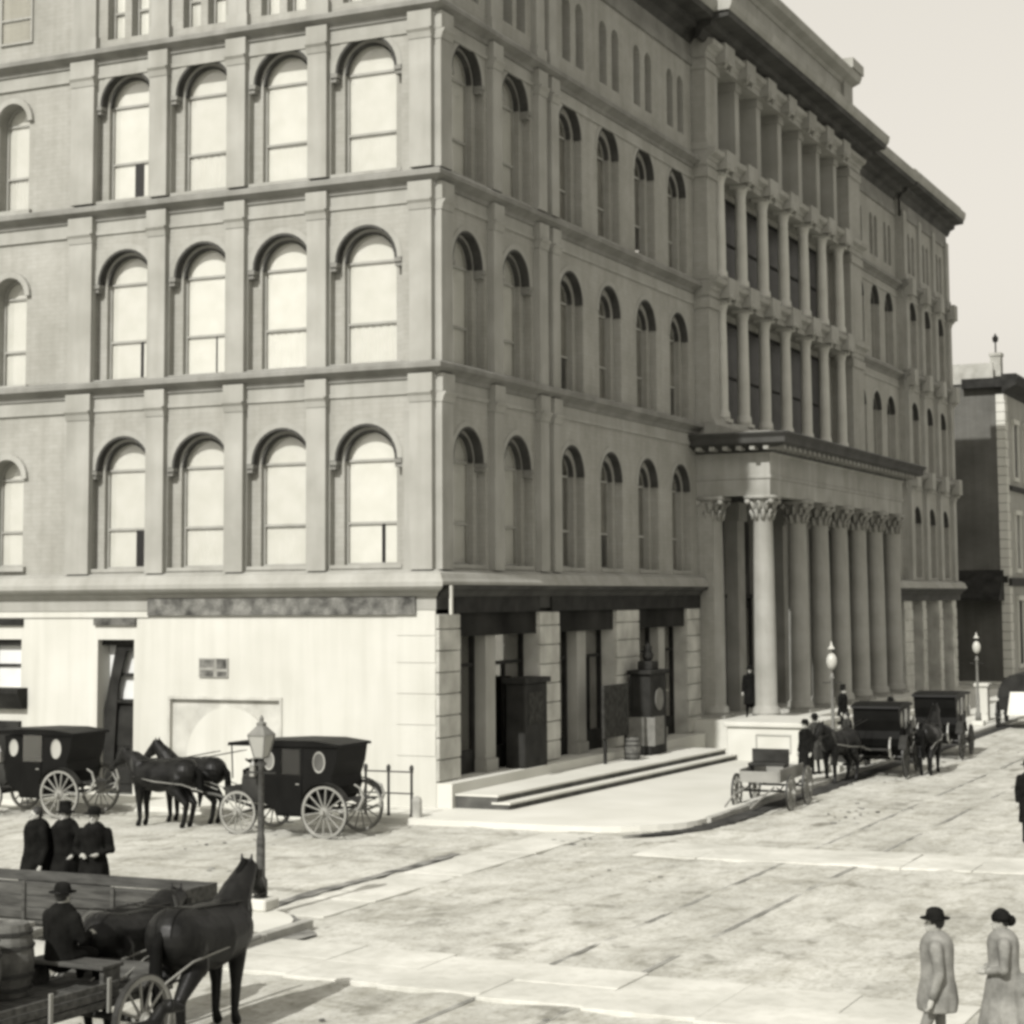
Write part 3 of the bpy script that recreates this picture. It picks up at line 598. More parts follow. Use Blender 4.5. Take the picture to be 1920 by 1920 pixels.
barrel((1.0, 11.2, .36), 'small black barrel on the terrace edge beside the kiosk', .8)

# ---- central block (Y 20.3..42)
CD = .55
def fn(b):
    b.fbox(FR, 20.3, 42, 0, 26.3, -.9, -.45)
part('central_wall', fn, 'facade', H)
cy = [22.0, 24.55, 27.25, 30.05, 32.95, 35.7, 38.45]
def pier(u0, u1, z0, z1, d=CD, m='facade'):
    u0 += .03
    o = part('pier', lambda b: (b.fbox(FR, u0, u1, z0, z1, -.45, d), b.fbox(FR, u0 - .05 if u0 > 21 else u0 - .06, u1 + .05, z0, z0 + .3, -.44, d + .06), b.fbox(FR, u0 - .06, u1 + .06, z1 - .45, z1 - .1, -.44, d + .07)), m, H)
for z0, z1 in [(.6, 11.36), (11.6, 16.2), (16.8, 21.0), (21.55, 25.0)]:
    pier(20.3, 21.35, z0, z1); pier(40.0, 42.0, z0, z1)
colpr = lambda h, r: [(r * 1.28, 0), (r * 1.28, .14), (r * 1.2, .16), (r * 1.25, .24), (r * 1.08, .3), (r, .36), (r, h * .35), (r * .93, h * .7), (r * .86, h - .62), (r * .92, h - .58), (r * .86, h - .54), (r * .9, h - .4), (r * 1.15, h - .16), (r * 1.3, h - .12)]
def column(x, y, z0, h, r, m, label=None, lv=14, fancy=False):
    key = ('col', round(h, 2), r, m)
    if key not in kmesh:
        b = MB(); b.lathe(colpr(h, r), lv); o = b.build('column', m, H, True); kmesh[key] = o.data
        b = MB(); k = r * 1.36; b.box(-k, k, -k, k, h - .12, h)
        if fancy:
            for ring, (zr, ro, n_) in enumerate([(h - .85, r * .92, 10), (h - .55, r * 1.0, 10)]):
                for q in range(n_):
                    a = 2 * math.pi * (q + ring * .5) / n_; ca, sa = math.cos(a), math.sin(a)
                    b.tube([(ro * ca, ro * sa, zr), (ro * 1.1 * ca, ro * 1.1 * sa, zr + .2), (ro * 1.35 * ca, ro * 1.35 * sa, zr + .33), (ro * 1.42 * ca, ro * 1.42 * sa, zr + .27)], [.07, .085, .06, .02], 5)
            for q in range(4):
                a = math.pi / 4 + q * math.pi / 2; b.ball((r * 1.55 * math.cos(a), r * 1.55 * math.sin(a), h - .2), .12, 8)
        c2 = b.build('capital', m, o, fancy); kmesh[key + ('c',)] = c2.data
        b = MB(); b.box(-k, k, -k, k, -.12, 0.0); kmesh[key + ('b',)] = b.build('base', m, o).data
    else:
        o = link('column', kmesh[key], H); link('capital', kmesh[key + ('c',)], o); link('base', kmesh[key + ('b',)], o)
    o.location = (x, y, z0); return o
for fl, (z0, z1) in enumerate([(11.72, 16.2), (16.92, 21.0)]):
    for y in cy: column(.42, y, z0 + .12, z1 - z0 - .12, .235, 'upright')
    for a, c in zip([21.4] + cy[:-1], cy):
        y = (a + c) / 2 if a > 21.9 else 21.75
        if a < 21.9: continue
        o = part('window', lambda b: (b.fbox(FR, y - .95, y - .85, z0 + .2, z1 - .3, -.46, -.36), b.fbox(FR, y + .85, y + .95, z0 + .2, z1 - .3, -.46, -.36), b.fbox(FR, y - .85, y + .85, z1 - .4, z1 - .3, -.46, -.36), b.fbox(FR, y - .85, y + .85, z0 + 2, z0 + 2.08, -.455, -.37)), 'dark', H)
        part('pane', lambda b: b.fbox(FR, y - .85, y + .85, z0 + .2, z1 - .4, -.44, -.43), 'darkglass', o); part('dark_room', lambda b: b.quad(FR(y - .85, z0 + .2, -.446), FR(y + .85, z0 + .2, -.446), FR(y + .85, z1 - .4, -.446), FR(y - .85, z1 - .4, -.446)), 'interior', o)
for y in cy:     # top storey square pilasters
    part('pilaster', lambda b: (b.fbox(FR, y - .26, y + .26, 21.6, 25.0, -.45, .35), b.fbox(FR, y - .34, y + .34, 21.59, 21.95, -.45, .42), b.fbox(FR, y - .34, y + .34, 24.7, 25.01, -.45, .42)), 'trim', H)
for a, c in zip(cy[:-1], cy[1:]):
    y = (a + c) / 2; o = part('window', lambda b: (b.fbox(FR, y - .7, y - .6, 21.9, 24.6, -.46, -.36), b.fbox(FR, y + .6, y + .7, 21.9, 24.6, -.46, -.36)), 'frame', H); part('pane', lambda b: b.fbox(FR, y - .6, y + .6, 21.9, 24.6, -.445, -.43), 'glass', o); part('dark_room', lambda b: b.quad(FR(y - .6, 21.9, -.448), FR(y + .6, 21.9, -.448), FR(y + .6, 24.6, -.448), FR(y - .6, 24.6, -.448)), 'interior', o)
def entab(z0, z1, u0=20.3, u1=42.0, d=CD):
    o = part('entablature', lambda b: b.prof(FR, u0 - .0, u1, [(-.44, z0), (d + .04, z0), (d + .04, z0 + .2), (d + .1, z0 + .24), (d + .12, z1 - .28), (d + .32, z1 - .18), (d + .36, z1 - .02), (d + .1, z1 + .06), (-.44, z1 + .06)]), 'trim', H)
    for y in cy:
        part('pedestal', lambda b: (b.fbox(FR, y - .55, y + .55, z0 + .03, z1 + .12, d - .02, d + .42),), 'trim', o)
        for q in (-1, 1): part('console', lambda b: b.tube([FR(y + q * .32, z0 - .12, d + .28), FR(y + q * .36, z0 + .1, d + .38), FR(y + q * .3, z0 + .22, d + .42)], [.06, .12, .05], 6), 'trim', o)
entab(16.2, 16.86); entab(21.0, 21.6); entab(25.0, 25.64)
part('entablature', lambda b: b.prof(FR, 20.3, 42, [(-.44, 11.1), (CD + .1, 11.1), (CD + .2, 11.5), (CD + .1, 11.72), (-.44, 11.72)]), 'trim', H)
o = part('main_cornice', lambda b: (b.prof(FR, 19.5, 42.6, [(d + CD, z + .02) for d, z in MC]),), 'trim', H); part('soffit', lambda b: b.prof(FR, 19.6, 42.5, [(d + CD, z + .02) for d, z in MS]), 'paint_shade', o)
# attic
part('attic', lambda b: (b.fbox(FR, 21.6, 41.2, 26.7, 28.9, -6, .35), b.prof(FR, 21.4, 41.4, [(-6, 28.85), (.4, 28.85), (.5, 29.0), (.85, 29.15), (.95, 29.4), (.9, 29.5), (-6, 29.6)])), 'trim', H)
for y in (22.2, 40.6): part('attic_block', lambda b: (b.fbox(FR, y - .75, y + .75, 26.7, 29.5, -.9, .5), b.fbox(FR, y - .95, y + .95, 29.5, 29.95, -1.1, 1.0)), 'trim', H)

# ---- sections C and D, to the far corner
CC = [43.6, 46.55, 49.3]; CE = [42, 45.05, 47.95, 51.0]
for r in range(3):
    for i, c in enumerate(CC): bay(FR, c, CE[i], CE[i + 1], r, 'full', r1=.85, hwx=.85, r2=.68, bm='blindd', colo=False)
for i, c in enumerate(CC): paired(FR, c, CE[i], CE[i + 1], sep=.45)
for z in (11.36, 16.48, 21.1): band(FR, 42, 51, z)
FD = lambda u, z, d: (d + .3, u, z)
DC = [53.1, 56.4, 59.6]; DE = [51, 54.75, 58.0, 61.7]
for r in range(3):
    for i, c in enumerate(DC): bay(FD, c, DE[i], DE[i + 1], r, 'full', r1=.85, hwx=.85, r2=.68, bm='blindd', colo=False)
for i, c in enumerate(DC): paired(FD, c, DE[i], DE[i + 1], sep=.45)
for u0, u1 in [(51.05, 51.7), (54.45, 55.05), (57.7, 58.3), (61.0, 61.65)]:
    pilaster(FD, u0, u1); part('pilaster', lambda b: (b.fbox(FD, u0, u1, 21.38, 25.0, 0, .15), b.fbox(FD, u0 - .05, u1 + .05, 21.3, 21.7, 0, .2)), 'trim', H)
for z in (11.36, 16.48, 21.1):
    band(FD, 50.9, 61.9, z)
    for y in (51.4, 54.75, 58, 61.3): part('console', lambda b: (b.fbox(FD, y - .4, y + .4, z - .5, z + .33, .1, .55), b.ball(FD(y, z - .5, .3), .22, 8)), 'trim', H)
mcornice(FR, 42, 50.9, 0, 0, 0, 1.3); o = part('main_cornice', lambda b: b.prof(FD, 50.8, 62.3, [(d * .78, z + .03) for d, z in MC]), 'trim', H); part('soffit', lambda b: b.prof(FD, 50.9, 62.25, [(d * .78, z + .03) for d, z in MS]), 'paint_shade', o); part('frieze', lambda b: b.prof(FD, 51, 61.7, [(d, z) for d, z in MF]), 'band', o)
part('wall', lambda b: b.quad((-.1, 51, 6), (.3, 51, 6), (.3, 51, 26), (-.1, 51, 26)), 'facade', H)
part('cornice', lambda b: b.prof(FR, 42, 62.6, [(d + .35, z) for d, z in CPT]), 'trim', H); part('cornice_underside', lambda b: b.prof(FR, 42, 62.5, [(d + .35, z) for d, z in CPB]), 'paint_shade', H)
part('parapet_block', lambda b: b.fbox(FD, 51, 62.2, 26.8, 27.1, -1, .8), 'trim', H)
def fn(b):
    b.fbox(FR, 42, 61.7, 0, 5.1, -1.8, -1.6)
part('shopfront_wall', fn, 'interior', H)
for y0, y1 in [(42.2, 43.2), (45.6, 46.4), (49.6, 51.4), (53.6, 54.4), (57.4, 58.2), (60.7, 61.7)]:
    pr = part('pier', lambda b: b.fbox(FR, y0, y1, 0, 5.1, -1.6, .32), 'pier', H)
    z = .3
    while z < 4.6: b = MB(); b.bbox(.28, .36, y0 + .03, y1 - .03, z, z + .5, .02); b.build('stone_block', 'pier', pr); z += .55
part('wall', lambda b: b.quad((0, 61.7, 0), (.3, 61.7, 0), (.3, 61.7, 26), (0, 61.7, 26)), 'facade', H)

# ---- portico
PXF = 2.3; PZ = 1.08
PY_ = [20.75, 24.9, 27.9, 30.7, 33.6, 36.4, 39.3]
for y in PY_: column(PXF, y, PZ + .12, 8.92 - PZ - .12, .39, 'portico', fancy=True, lv=20)
column(.42, 20.75, PZ + .12, 8.92 - PZ - .12, .39, 'portico', fancy=True); column(.42, 39.3, PZ + .12, 8.92 - PZ - .12, .39, 'portico', fancy=True)
for y in PY_[1:-1]:
    part('portico_pilaster', lambda b: (b.fbox(FR, y - .42, y + .42, PZ, 8.9, -.43, .1), b.fbox(FR, y - .5, y + .5, 8.2, 8.91, -.43, .2)), 'portico', H)
PE = [(-.42, 8.92), (0, 8.92), (0, 9.5), (.05, 9.52), (.05, 9.62), (.02, 9.64), (.02, 10.35), (.12, 10.42), (-.42, 10.42)]
PK = [(-.42, 10.425), (.12, 10.425), (.2, 10.55), (.72, 10.66), (.82, 10.72), (.82, 10.9), (.95, 11.05), (.9, 11.1), (-.42, 11.15)]
FPf = lambda u, z, d: (PXF + .42 + d, u, z); FPe = lambda u, z, d: (u, 20.3 - d, z); FPb = lambda u, z, d: (u, 39.75 + d, z)
e = part('portico_entablature', lambda b: b.prof(FPf, 20.3, 39.75, PE, -1, 1), 'portico', H)
part('portico_cornice', lambda b: b.prof(FPf, 20.3, 39.75, PK, -1, 1), 'paint_shade', e)
part('portico_cornice', lambda b: b.prof(FPe, .0, PXF + .42, PK, 0, 1), 'paint_shade', e); part('portico_cornice', lambda b: b.prof(FPb, .0, PXF + .42, PK, 0, 1), 'paint_shade', e)
part('end_entablature', lambda b: b.prof(FPe, .0, PXF + .42, PE, 0, 1), 'portico', e); part('end_entablature', lambda b: b.prof(FPb, .0, PXF + .42, PE, 0, 1), 'portico', e)
y = 20.0
while y < 40: part('modillion', lambda b: b.box(PXF + .6, PXF + 1.1, y - .09, y + .09, 10.5, 10.64), 'portico', e); y += .62
x = .3
while x < 3.2: part('modillion', lambda b: b.box(x - .09, x + .09, 19.62, 20.1, 10.5, 10.64), 'portico', e); x += .5
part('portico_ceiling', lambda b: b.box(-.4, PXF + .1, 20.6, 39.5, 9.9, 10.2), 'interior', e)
part('portico_roof', lambda b: b.box(-.4, PXF + .5, 20.2, 39.8, 11.0, 11.2), 'trim', e)
part('portico_floor', lambda b: (b.box(-.5, 3.5, 19.5, 40.2, -.1, PZ - .004),), 'marble', H)
for k, (x1, z) in enumerate([(3.9, .86), (4.3, .64), (4.7, .42), (5.1, .2)]): part('step', lambda b: b.bbox(3.3, x1, 20.3, 38.9, -.1, z, .015), 'marble', H)
cb = part('stair_cheek_block', lambda b: (b.bbox(2.3, 5.0, 16.4, 20.2, -.1, 1.08, .03), b.bbox(2.22, 5.1, 16.3, 20.25, 1.08, 1.24, .03)), 'marble', H)
part('inset_panel', lambda b: (b.fbox(FPe, 3.3, 4.5, .25, .29, 3.89, 3.93), b.fbox(FPe, 3.3, 4.5, .81, .85, 3.89, 3.93), b.fbox(FPe, 3.3, 3.34, .29, .81, 3.89, 3.93), b.fbox(FPe, 4.46, 4.5, .29, .81, 3.89, 3.93)), 'trim', cb)
part('stair_cheek_block', lambda b: b.bbox(.5, 5.1, 38.95, 41.6, -.1, 1.1, .03), 'marble', H)
# portico back wall doors
part('portico_shade_sheet', lambda b: b.fbox(FR, 21.6, 39.9, PZ, 9.9, -.449, -.44), 'paint_shade', H)  # thin dark sheet added as painted shade between the columns
for y in (23.3, 26.4, 29.3, 32.2, 35, 37.8):
    dd = part('portico_door', lambda b: (b.fbox(FR, y - .75, y + .75, PZ, 5.2, -.438, -.36), b.fbox(FR, y - .9, y - .75, PZ, 5.3, -.438, -.3), b.fbox(FR, y + .75, y + .9, PZ, 5.3, -.438, -.3), b.fbox(FR, y - .9, y + .9, 5.3, 5.45, -.438, -.25)), 'dark', H)
    part('pane', lambda b: b.fbox(FR, y - .6, y + .6, 2.4, 4.9, -.355, -.35), 'glass', dd)
    part('upper_window', lambda b: (b.fbox(FR, y - .65, y + .65, 6.2, 8.4, -.438, -.4)), 'dark', H)

# ------------------------------------------------------------------ building across the far street
B2 = thing('brick_building', 'dark brick block with pale quoins beyond the hotel on the right', 'building', (0, 76, 0))
part('wall', lambda b: (b.box(-40, .6, 0, 70, 0, 18.6)), 'brick', B2)
part('roof', lambda b: b.add([(-40, .2, 18.7), (.5, .2, 18.7), (.5, 70, 18.7), (-40, 70, 18.7), (-34, 6, 20.8), (-5, 6, 20.8), (-5, 64, 20.8), (-34, 64, 20.8)], [(4, 5, 6, 7), (0, 1, 5, 4), (1, 2, 6, 5), (2, 3, 7, 6), (3, 0, 4, 7)]), 'slate', B2)
part('parapet', lambda b: b.box(-40, .0, -.12, .12, 18.62, 19.9), 'slate', B2)
part('front_wall', lambda b: b.box(.55, .601, .9, 70, 0, 18.6), 'facade', B2)
part('cornice', lambda b: b.prof(lambda u, z, d: (.6 + d, u, z), -.6, 70, [(0, 17.9), (.25, 18.1), (.9, 18.4), (1.0, 18.9), (.9, 19.1), (0, 19.1)]), 'dark', B2)
part('cornice_return', lambda b: b.box(-1.9, .6, -.55, -.003, 18.3, 18.9), 'dark', B2)
part('chimney', lambda b: (b.box(-.3, .35, .6, 1.4, 19.1, 20.4), b.box(-.36, .41, .54, 1.46, 20.4, 20.6)), 'slate', B2)
part('finial', lambda b: (b.lathe([(.05, 20.6), (.05, 21.3), (.16, 21.35), (.2, 21.6), (.08, 21.75), (.01, 21.9)], 8, (0, 1, 0))), 'dark', B2)
for z in range(31):
    w = .85 if z % 2 else .65
    part('quoin', lambda b: b.bbox(.6 - .5, .66, -.06, w, .25 + z * .57, .25 + z * .57 + .54, .02), 'stucco', B2)
part('string_course', lambda b: (b.box(-40, .55, -.1, -.002, 6.1, 6.5), b.box(.602, .8, -.1, 70, 5.9, 6.4), b.box(.602, .75, .9, 70, 11.9, 12.2)), 'dark', B2)
part('shed_roof', lambda b: b.add([(-8, -1.8, 5.2), (.3, -1.8, 5.2), (.3, -.1, 6.9), (-8, -.1, 6.9), (-8, -1.8, 5.0), (.3, -1.8, 5.0), (.3, -.1, 5.0), (-8, -.1, 5.0)], [(0, 1, 2, 3), (4, 5, 1, 0), (5, 6, 2, 1), (7, 4, 0, 3)]), 'dark', B2)
for k in range(9):
    y = 3.2 + k * 3.6
    for z0, h in ((1, 4), (7, 3.4), (12.8, 3.4)):
        o = part('window', lambda b: (b.box(.602, .72, y - .9, y + .9, z0 - .25, z0), b.box(.602, .72, y - .9, y - .65, z0, z0 + h), b.box(.602, .72, y + .65, y + .9, z0, z0 + h), b.box(.602, .8, y - 1, y + 1, z0 + h, z0 + h + .3)), 'stucco', B2)
        part('pane', lambda b: b.box(.603, .63, y - .65, y + .65, z0, z0 + h), 'blindd' if z0 > 2 else 'interior', o)
# ------------------------------------------------------------------ lamps
def lamp_post(loc, label, h=3.5, opal=False):
    t = thing('street_lamp', label, 'street lamp', loc)
    part('plinth', lambda b: (b.bbox(-.24, .24, -.24, .24, 0, .2, .03),), 'marble', t)
    part('post', lambda b: b.lathe([(.12, .2), (.12, .5), (.08, .56), (.075, 1.2), (.06, 1.3), (.05, h - 1.05), (.1, h - 1.0), (.05, h - .95), (.05, h - .86)], 12), 'greyc2' if opal else 'wood', t, True)
    part('ladder_bar', lambda b: b.tube([(-.3, 0, h - 1.15), (.3, 0, h - 1.15)], .018, 6), 'iron', t)
    if opal:
        part('globe', lambda b: (b.ball((0, 0, h - .5), .2, 14, (.85, .85, 1.3))), 'opal', t, True)
        part('lamp_cap', lambda b: b.lathe([(.12, h - .12), (.05, h - .02), (.01, h + .12)], 10), 'opal', t)
    else:
        lt = part('lantern', lambda b: [b.tube([(.13 * sx, .13 * sy, h - .86), (.24 * sx, .24 * sy, h - .36)], .016, 5) for sx in (-1, 1) for sy in (-1, 1)] and b.box(-.13, .13, -.13, .13, h - .88, h - .85), 'greyc2', t)
        def gl(b):
            a, c, z0, z1 = .12, .23, h - .85, h - .37
            for k in range(4):
                p = [(-1, -1), (1, -1), (1, 1), (-1, 1)]; q, r = p[k], p[(k + 1) % 4]
                b.quad((q[0] * a, q[1] * a, z0), (r[0] * a, r[1] * a, z0), (r[0] * c, r[1] * c, z1), (q[0] * c, q[1] * c, z1))
        lt.scale = (.72, .72, .78); lt.location = (0, 0, (h - .88) * .22 - .02)
        part('lantern_glass', gl, 'lampglass', lt)
        part('lantern_roof', lambda b: b.lathe([(.36, h - .37), (.34, h - .34), (.12, h - .16), (.13, h - .1), (.05, h - .06), (.06, h), (.01, h + .08)], 4, a0=math.pi / 4, a1=math.pi / 4 + 2 * math.pi), 'greyc2', lt)
    return t
lamp_post((4.56, -15.4, 0), 'grey lamp post with square glass lantern at the near street corner', 3.5)
lamp_post((6.75, 13.4, 0), 'white globe street lamp in front of the portico columns', 3.85, True)
lamp_post((6.7, 35.5, 0), 'white globe street lamp far off before the dark brick building', 3.7, True)
# hitching rail by the corner
t = thing('hitching_rail', 'thin iron hitching rail on the pavement by the bare corner wall', 'railing', (0, -1.9, 0))
for x in (-1.0, -.35, .3): part('post', lambda b: b.lathe([(.05, 0), (.035, .1), (.035, 1.1), (.06, 1.14), (.05, 1.22), (.01, 1.26)], 8, (x, 0, 0)), 'iron', t)
for z in (.55, 1.08): part('rail', lambda b: b.tube([(-1.05, 0, z), (.35, 0, z)], .02, 6), 'iron', t)
t = thing('stone_bollard', 'short stone bollard at the kerb beside the hitching rail', 'bollard', (.5, -2.0, 0)); part('bollard_body', lambda b: b.lathe([(.13, 0), (.13, .4), (.1, .48), (.02, .52)], 10), 'kerb', t)
#PART2
# ------------------------------------------------------------------ bodies: closed limbs fused by a voxel remesh
def fuse(b, name, mats, parent, voxel, smooth=6, regions=None):
    o = b.build(name, mats if isinstance(mats, (list, tuple)) else [mats], None)
    m = o.modifiers.new('r', 'REMESH'); m.mode = 'VOXEL'; m.voxel_size = voxel; m.use_smooth_shade = True
    s = o.modifiers.new('s', 'SMOOTH'); s.iterations = smooth; s.factor = .5
    dg = bpy.context.evaluated_depsgraph_get(); me = bpy.data.meshes.new_from_object(o.evaluated_get(dg))
    old = o.data; bpy.data.objects.remove(o); bpy.data.meshes.remove(old); me.name = name
    me.materials.clear()
    for k in (mats if isinstance(mats, (list, tuple)) else [mats]): me.materials.append(M[k])
    if regions:
        for p in me.polygons: p.material_index = regions(p.center)
    me.polygons.foreach_set('use_smooth', [True] * len(me.polygons))
    return link(name, me, parent)
def fingers(b, w, d, side):
    # palm and five unequal curled fingers from wrist w along direction d
    w = Vector(w); d = Vector(d).normalized(); s = d.cross(Vector((0, 0, 1)));
    if s.length < .2: s = Vector((0, 1, 0))
    s.normalize(); n = d.cross(s) * side
    b.limb([w, w + d * .05, w + d * .085], [.028, .036, .034], 8)
    for i, L in enumerate((.062, .072, .068, .052)):
        o = w + d * .085 + s * (.03 - .02 * i); b.limb([o, o + d * L * .55 + n * .008, o + d * L * .9 + n * .03], [.0105, .010, .008], 6)
    o = w + d * .035 + s * .036; b.limb([o, o + s * .022 + d * .03 + n * .012, o + s * .022 + d * .055 + n * .02], [.013, .011, .009], 6)
def person(label, loc, rz, pose='stand', coat='black', trous='black', hat='bowler', arms='down', long=False, group=None, hm='black', h=1.0, lean=0, bulk=1.0):
    t = thing('person', label, 'person', loc, rz, group); t.scale = (h,) * 3
    sit = pose == 'sit'; hz = .52 if sit else .93; k = bulk
    dz = hz - .93
    sh = [Vector((s * .185 * k, .0 + lean, 1.42 + dz)) for s in (-1, 1)]; hp = [Vector((s * .095, 0, hz)) for s in (-1, 1)]
    if sit: kn = [Vector((s * .14, .43, hz - .0)) for s in (-1, 1)]; an = [Vector((s * .13, .5, .09)) for s in (-1, 1)]
    elif pose == 'walk': kn = [Vector((-.1, .16, .5)), Vector((.1, -.02, .49))]; an = [Vector((-.1, .26, .1)), Vector((.1, -.3, .16))]
    else: kn = [Vector((s * .105, .02, .5)) for s in (-1, 1)]; an = [Vector((s * .12, -.01, .08)) for s in (-1, 1)]
    el, wr = [], []
    for i, s in enumerate((-1, 1)):
        a = arms if isinstance(arms, str) else arms[i]; p = sh[i]
        if a == 'down': el.append(p + Vector((s * .06, -.03, -.28))); wr.append(p + Vector((s * .07, .05, -.53)))
        elif a == 'reins': el.append(p + Vector((s * .07, .06, -.27))); wr.append(p + Vector((-s * .05, .32, -.24)))
        elif a == 'hip': el.append(p + Vector((s * .22, -.08, -.2))); wr.append(p + Vector((s * .02, .06, -.38)))
        elif a == 'front': el.append(p + Vector((s * .08, .02, -.27))); wr.append(p + Vector((-s * .08, .2, -.32)))
    nk = Vector((0, lean, 1.5 + dz)); hd = Vector((0, lean * 1.3 + .02, 1.655 + dz))
    b = MB()
    for i in (0, 1):
        b.limb([hp[i], kn[i], an[i]], [.085, .06, .042]); b.limb([an[i] + Vector((0, -.04, -.03)), an[i] + Vector((0, .15, -.045))], [.045, .035])
        b.limb([sh[i], el[i], wr[i]], [.055, .043, .03]); d = (wr[i] - el[i]); fingers(b, wr[i], d, 1 if i else -1)
    b.limb([Vector((0, 0, hz)), Vector((0, lean * .5, hz + .25)), Vector((0, lean, hz + .45)), nk, hd - Vector((0, 0, .05))], [.13, .125, .14, .055, .05], 12)
    b.ball(hd, .098, 14, (.8, .95, 1.15)); b.ball(hd + Vector((0, .055, -.065)), .05, 8, (.9, .9, .9))     # skull, jaw
    b.limb([hd + Vector((0, .085, .012)), hd + Vector((0, .112, -.022))], [.012, .017], 6)                # nose
    b.limb([hd + Vector((-.03, .085, -.058)), hd + Vector((.03, .085, -.058))], [.011, .011], 6)          # mouth
    for s in (-1, 1): b.ball(hd + Vector((s * .08, -.005, -.01)), .022, 6, (.5, .8, 1.2))
    zn = nk.z - .03
    def reg(c):
        if c.z > zn and abs(c.x) < .15: return 0
        for w in wr:
            if (c - w).length < .19 and (c - w).dot((w - sh[0 if w is wr[0] else 1])) > -.002: return 0
        return 1
    fuse(b, 'body', ['skin', trous], t, .0115, 3, reg)
    part('eyes', lambda q: [q.ball(hd + Vector((s * .031, .083, .012)), .0095, 6) for s in (-1, 1)], 'hair', t)
    b = MB(); b.ball(hd + Vector((0, -.02, .03)), .104, 12, (.86, .94, 1.05)); part_hair = b.build('hair', 'hair', t, True)
    # coat
    b = MB()
    for i in (0, 1): b.limb([sh[i], el[i], wr[i] - (wr[i] - el[i]).normalized() * .02], [.082, .064, .05])
    b.limb([sh[0] * .8 + sh[1] * .2, sh[1] * .8 + sh[0] * .2], [.09, .09]); b.limb([Vector((0, lean, hz + .47)), Vector((0, lean * .6, hz + .25)), Vector((0, 0, hz + .02))], [.175 * k, .165 * k, .18 * k], 14)
    b.limb([Vector((-.07, lean, hz + .42)), Vector((-.06, lean * .6, hz + .1))], [.13, .13]); b.limb([Vector((.07, lean, hz + .42)), Vector((.06, lean * .6, hz + .1))], [.13, .13])
    if not sit:
        zb = .12 if long == 'skirt' else (.45 if long else .72); wb = .33 if long == 'skirt' else (.23 if long else .2)
        b.lathe([(.02, hz + .1), (.185 * k, hz + .08), (.21 * k, hz - .1), (wb * k, zb), (wb * k - .03, zb - .01), (.02, zb)], 40)
        for i_ in range(len(b.v) - 240, len(b.v)):
            vx, vy, vz = b.v[i_]; a_ = math.atan2(vy, vx); q_ = 1 + .09 * max(0, min(1, (hz - vz) / .3)) * math.sin(a_ * 9 + 2 * math.sin(a_ * 2)); b.v[i_] = (vx * q_, vy * q_, vz)
    else:
        for i in (0, 1): b.limb([hp[i], hp[i].lerp(kn[i], .8)], [.13, .1])
    if long == 'skirt': b.ball((0, -.22, hz - .02), .2, 12, (1, .9, .8)); b.limb([Vector((0, -.26, hz - .1)), Vector((0, -.38, .3))], [.17, .22])
    b.ball(nk + Vector((0, 0, -.03)), .085, 10, (1, 1, .6))
    fuse(b, 'coat', coat, t, .02, 5)
    b = MB(); hb = (hd.x, hd.y - .01, hd.z + .035)
    if hat == 'bowler': b.lathe([(.0, -.005), (.165, .02), (.17, .028), (.10, .015), (.105, .06), (.09, .115), (.05, .14), (0, .145)], 18, hb)
    elif hat == 'wide': b.lathe([(.0, .005), (.235, -.01), (.24, .0), (.105, .022), (.10, .1), (.08, .125), (0, .12)], 18, hb)
    elif hat == 'bonnet': b.lathe([(.0, .0), (.115, -.02), (.12, .03), (.08, .09), (.03, .12), (0, .12)], 16, hb); b.ball((hb[0], hb[1] - .1, hb[2] - .02), .07, 8)
    elif hat == 'top': b.lathe([(.0, .0), (.15, .015), (.155, .025), (.1, .015), (.097, .17), (.107, .19), (0, .19)], 18, hb)
    if b.v: b.build('hat', hm, t, True)
    return t
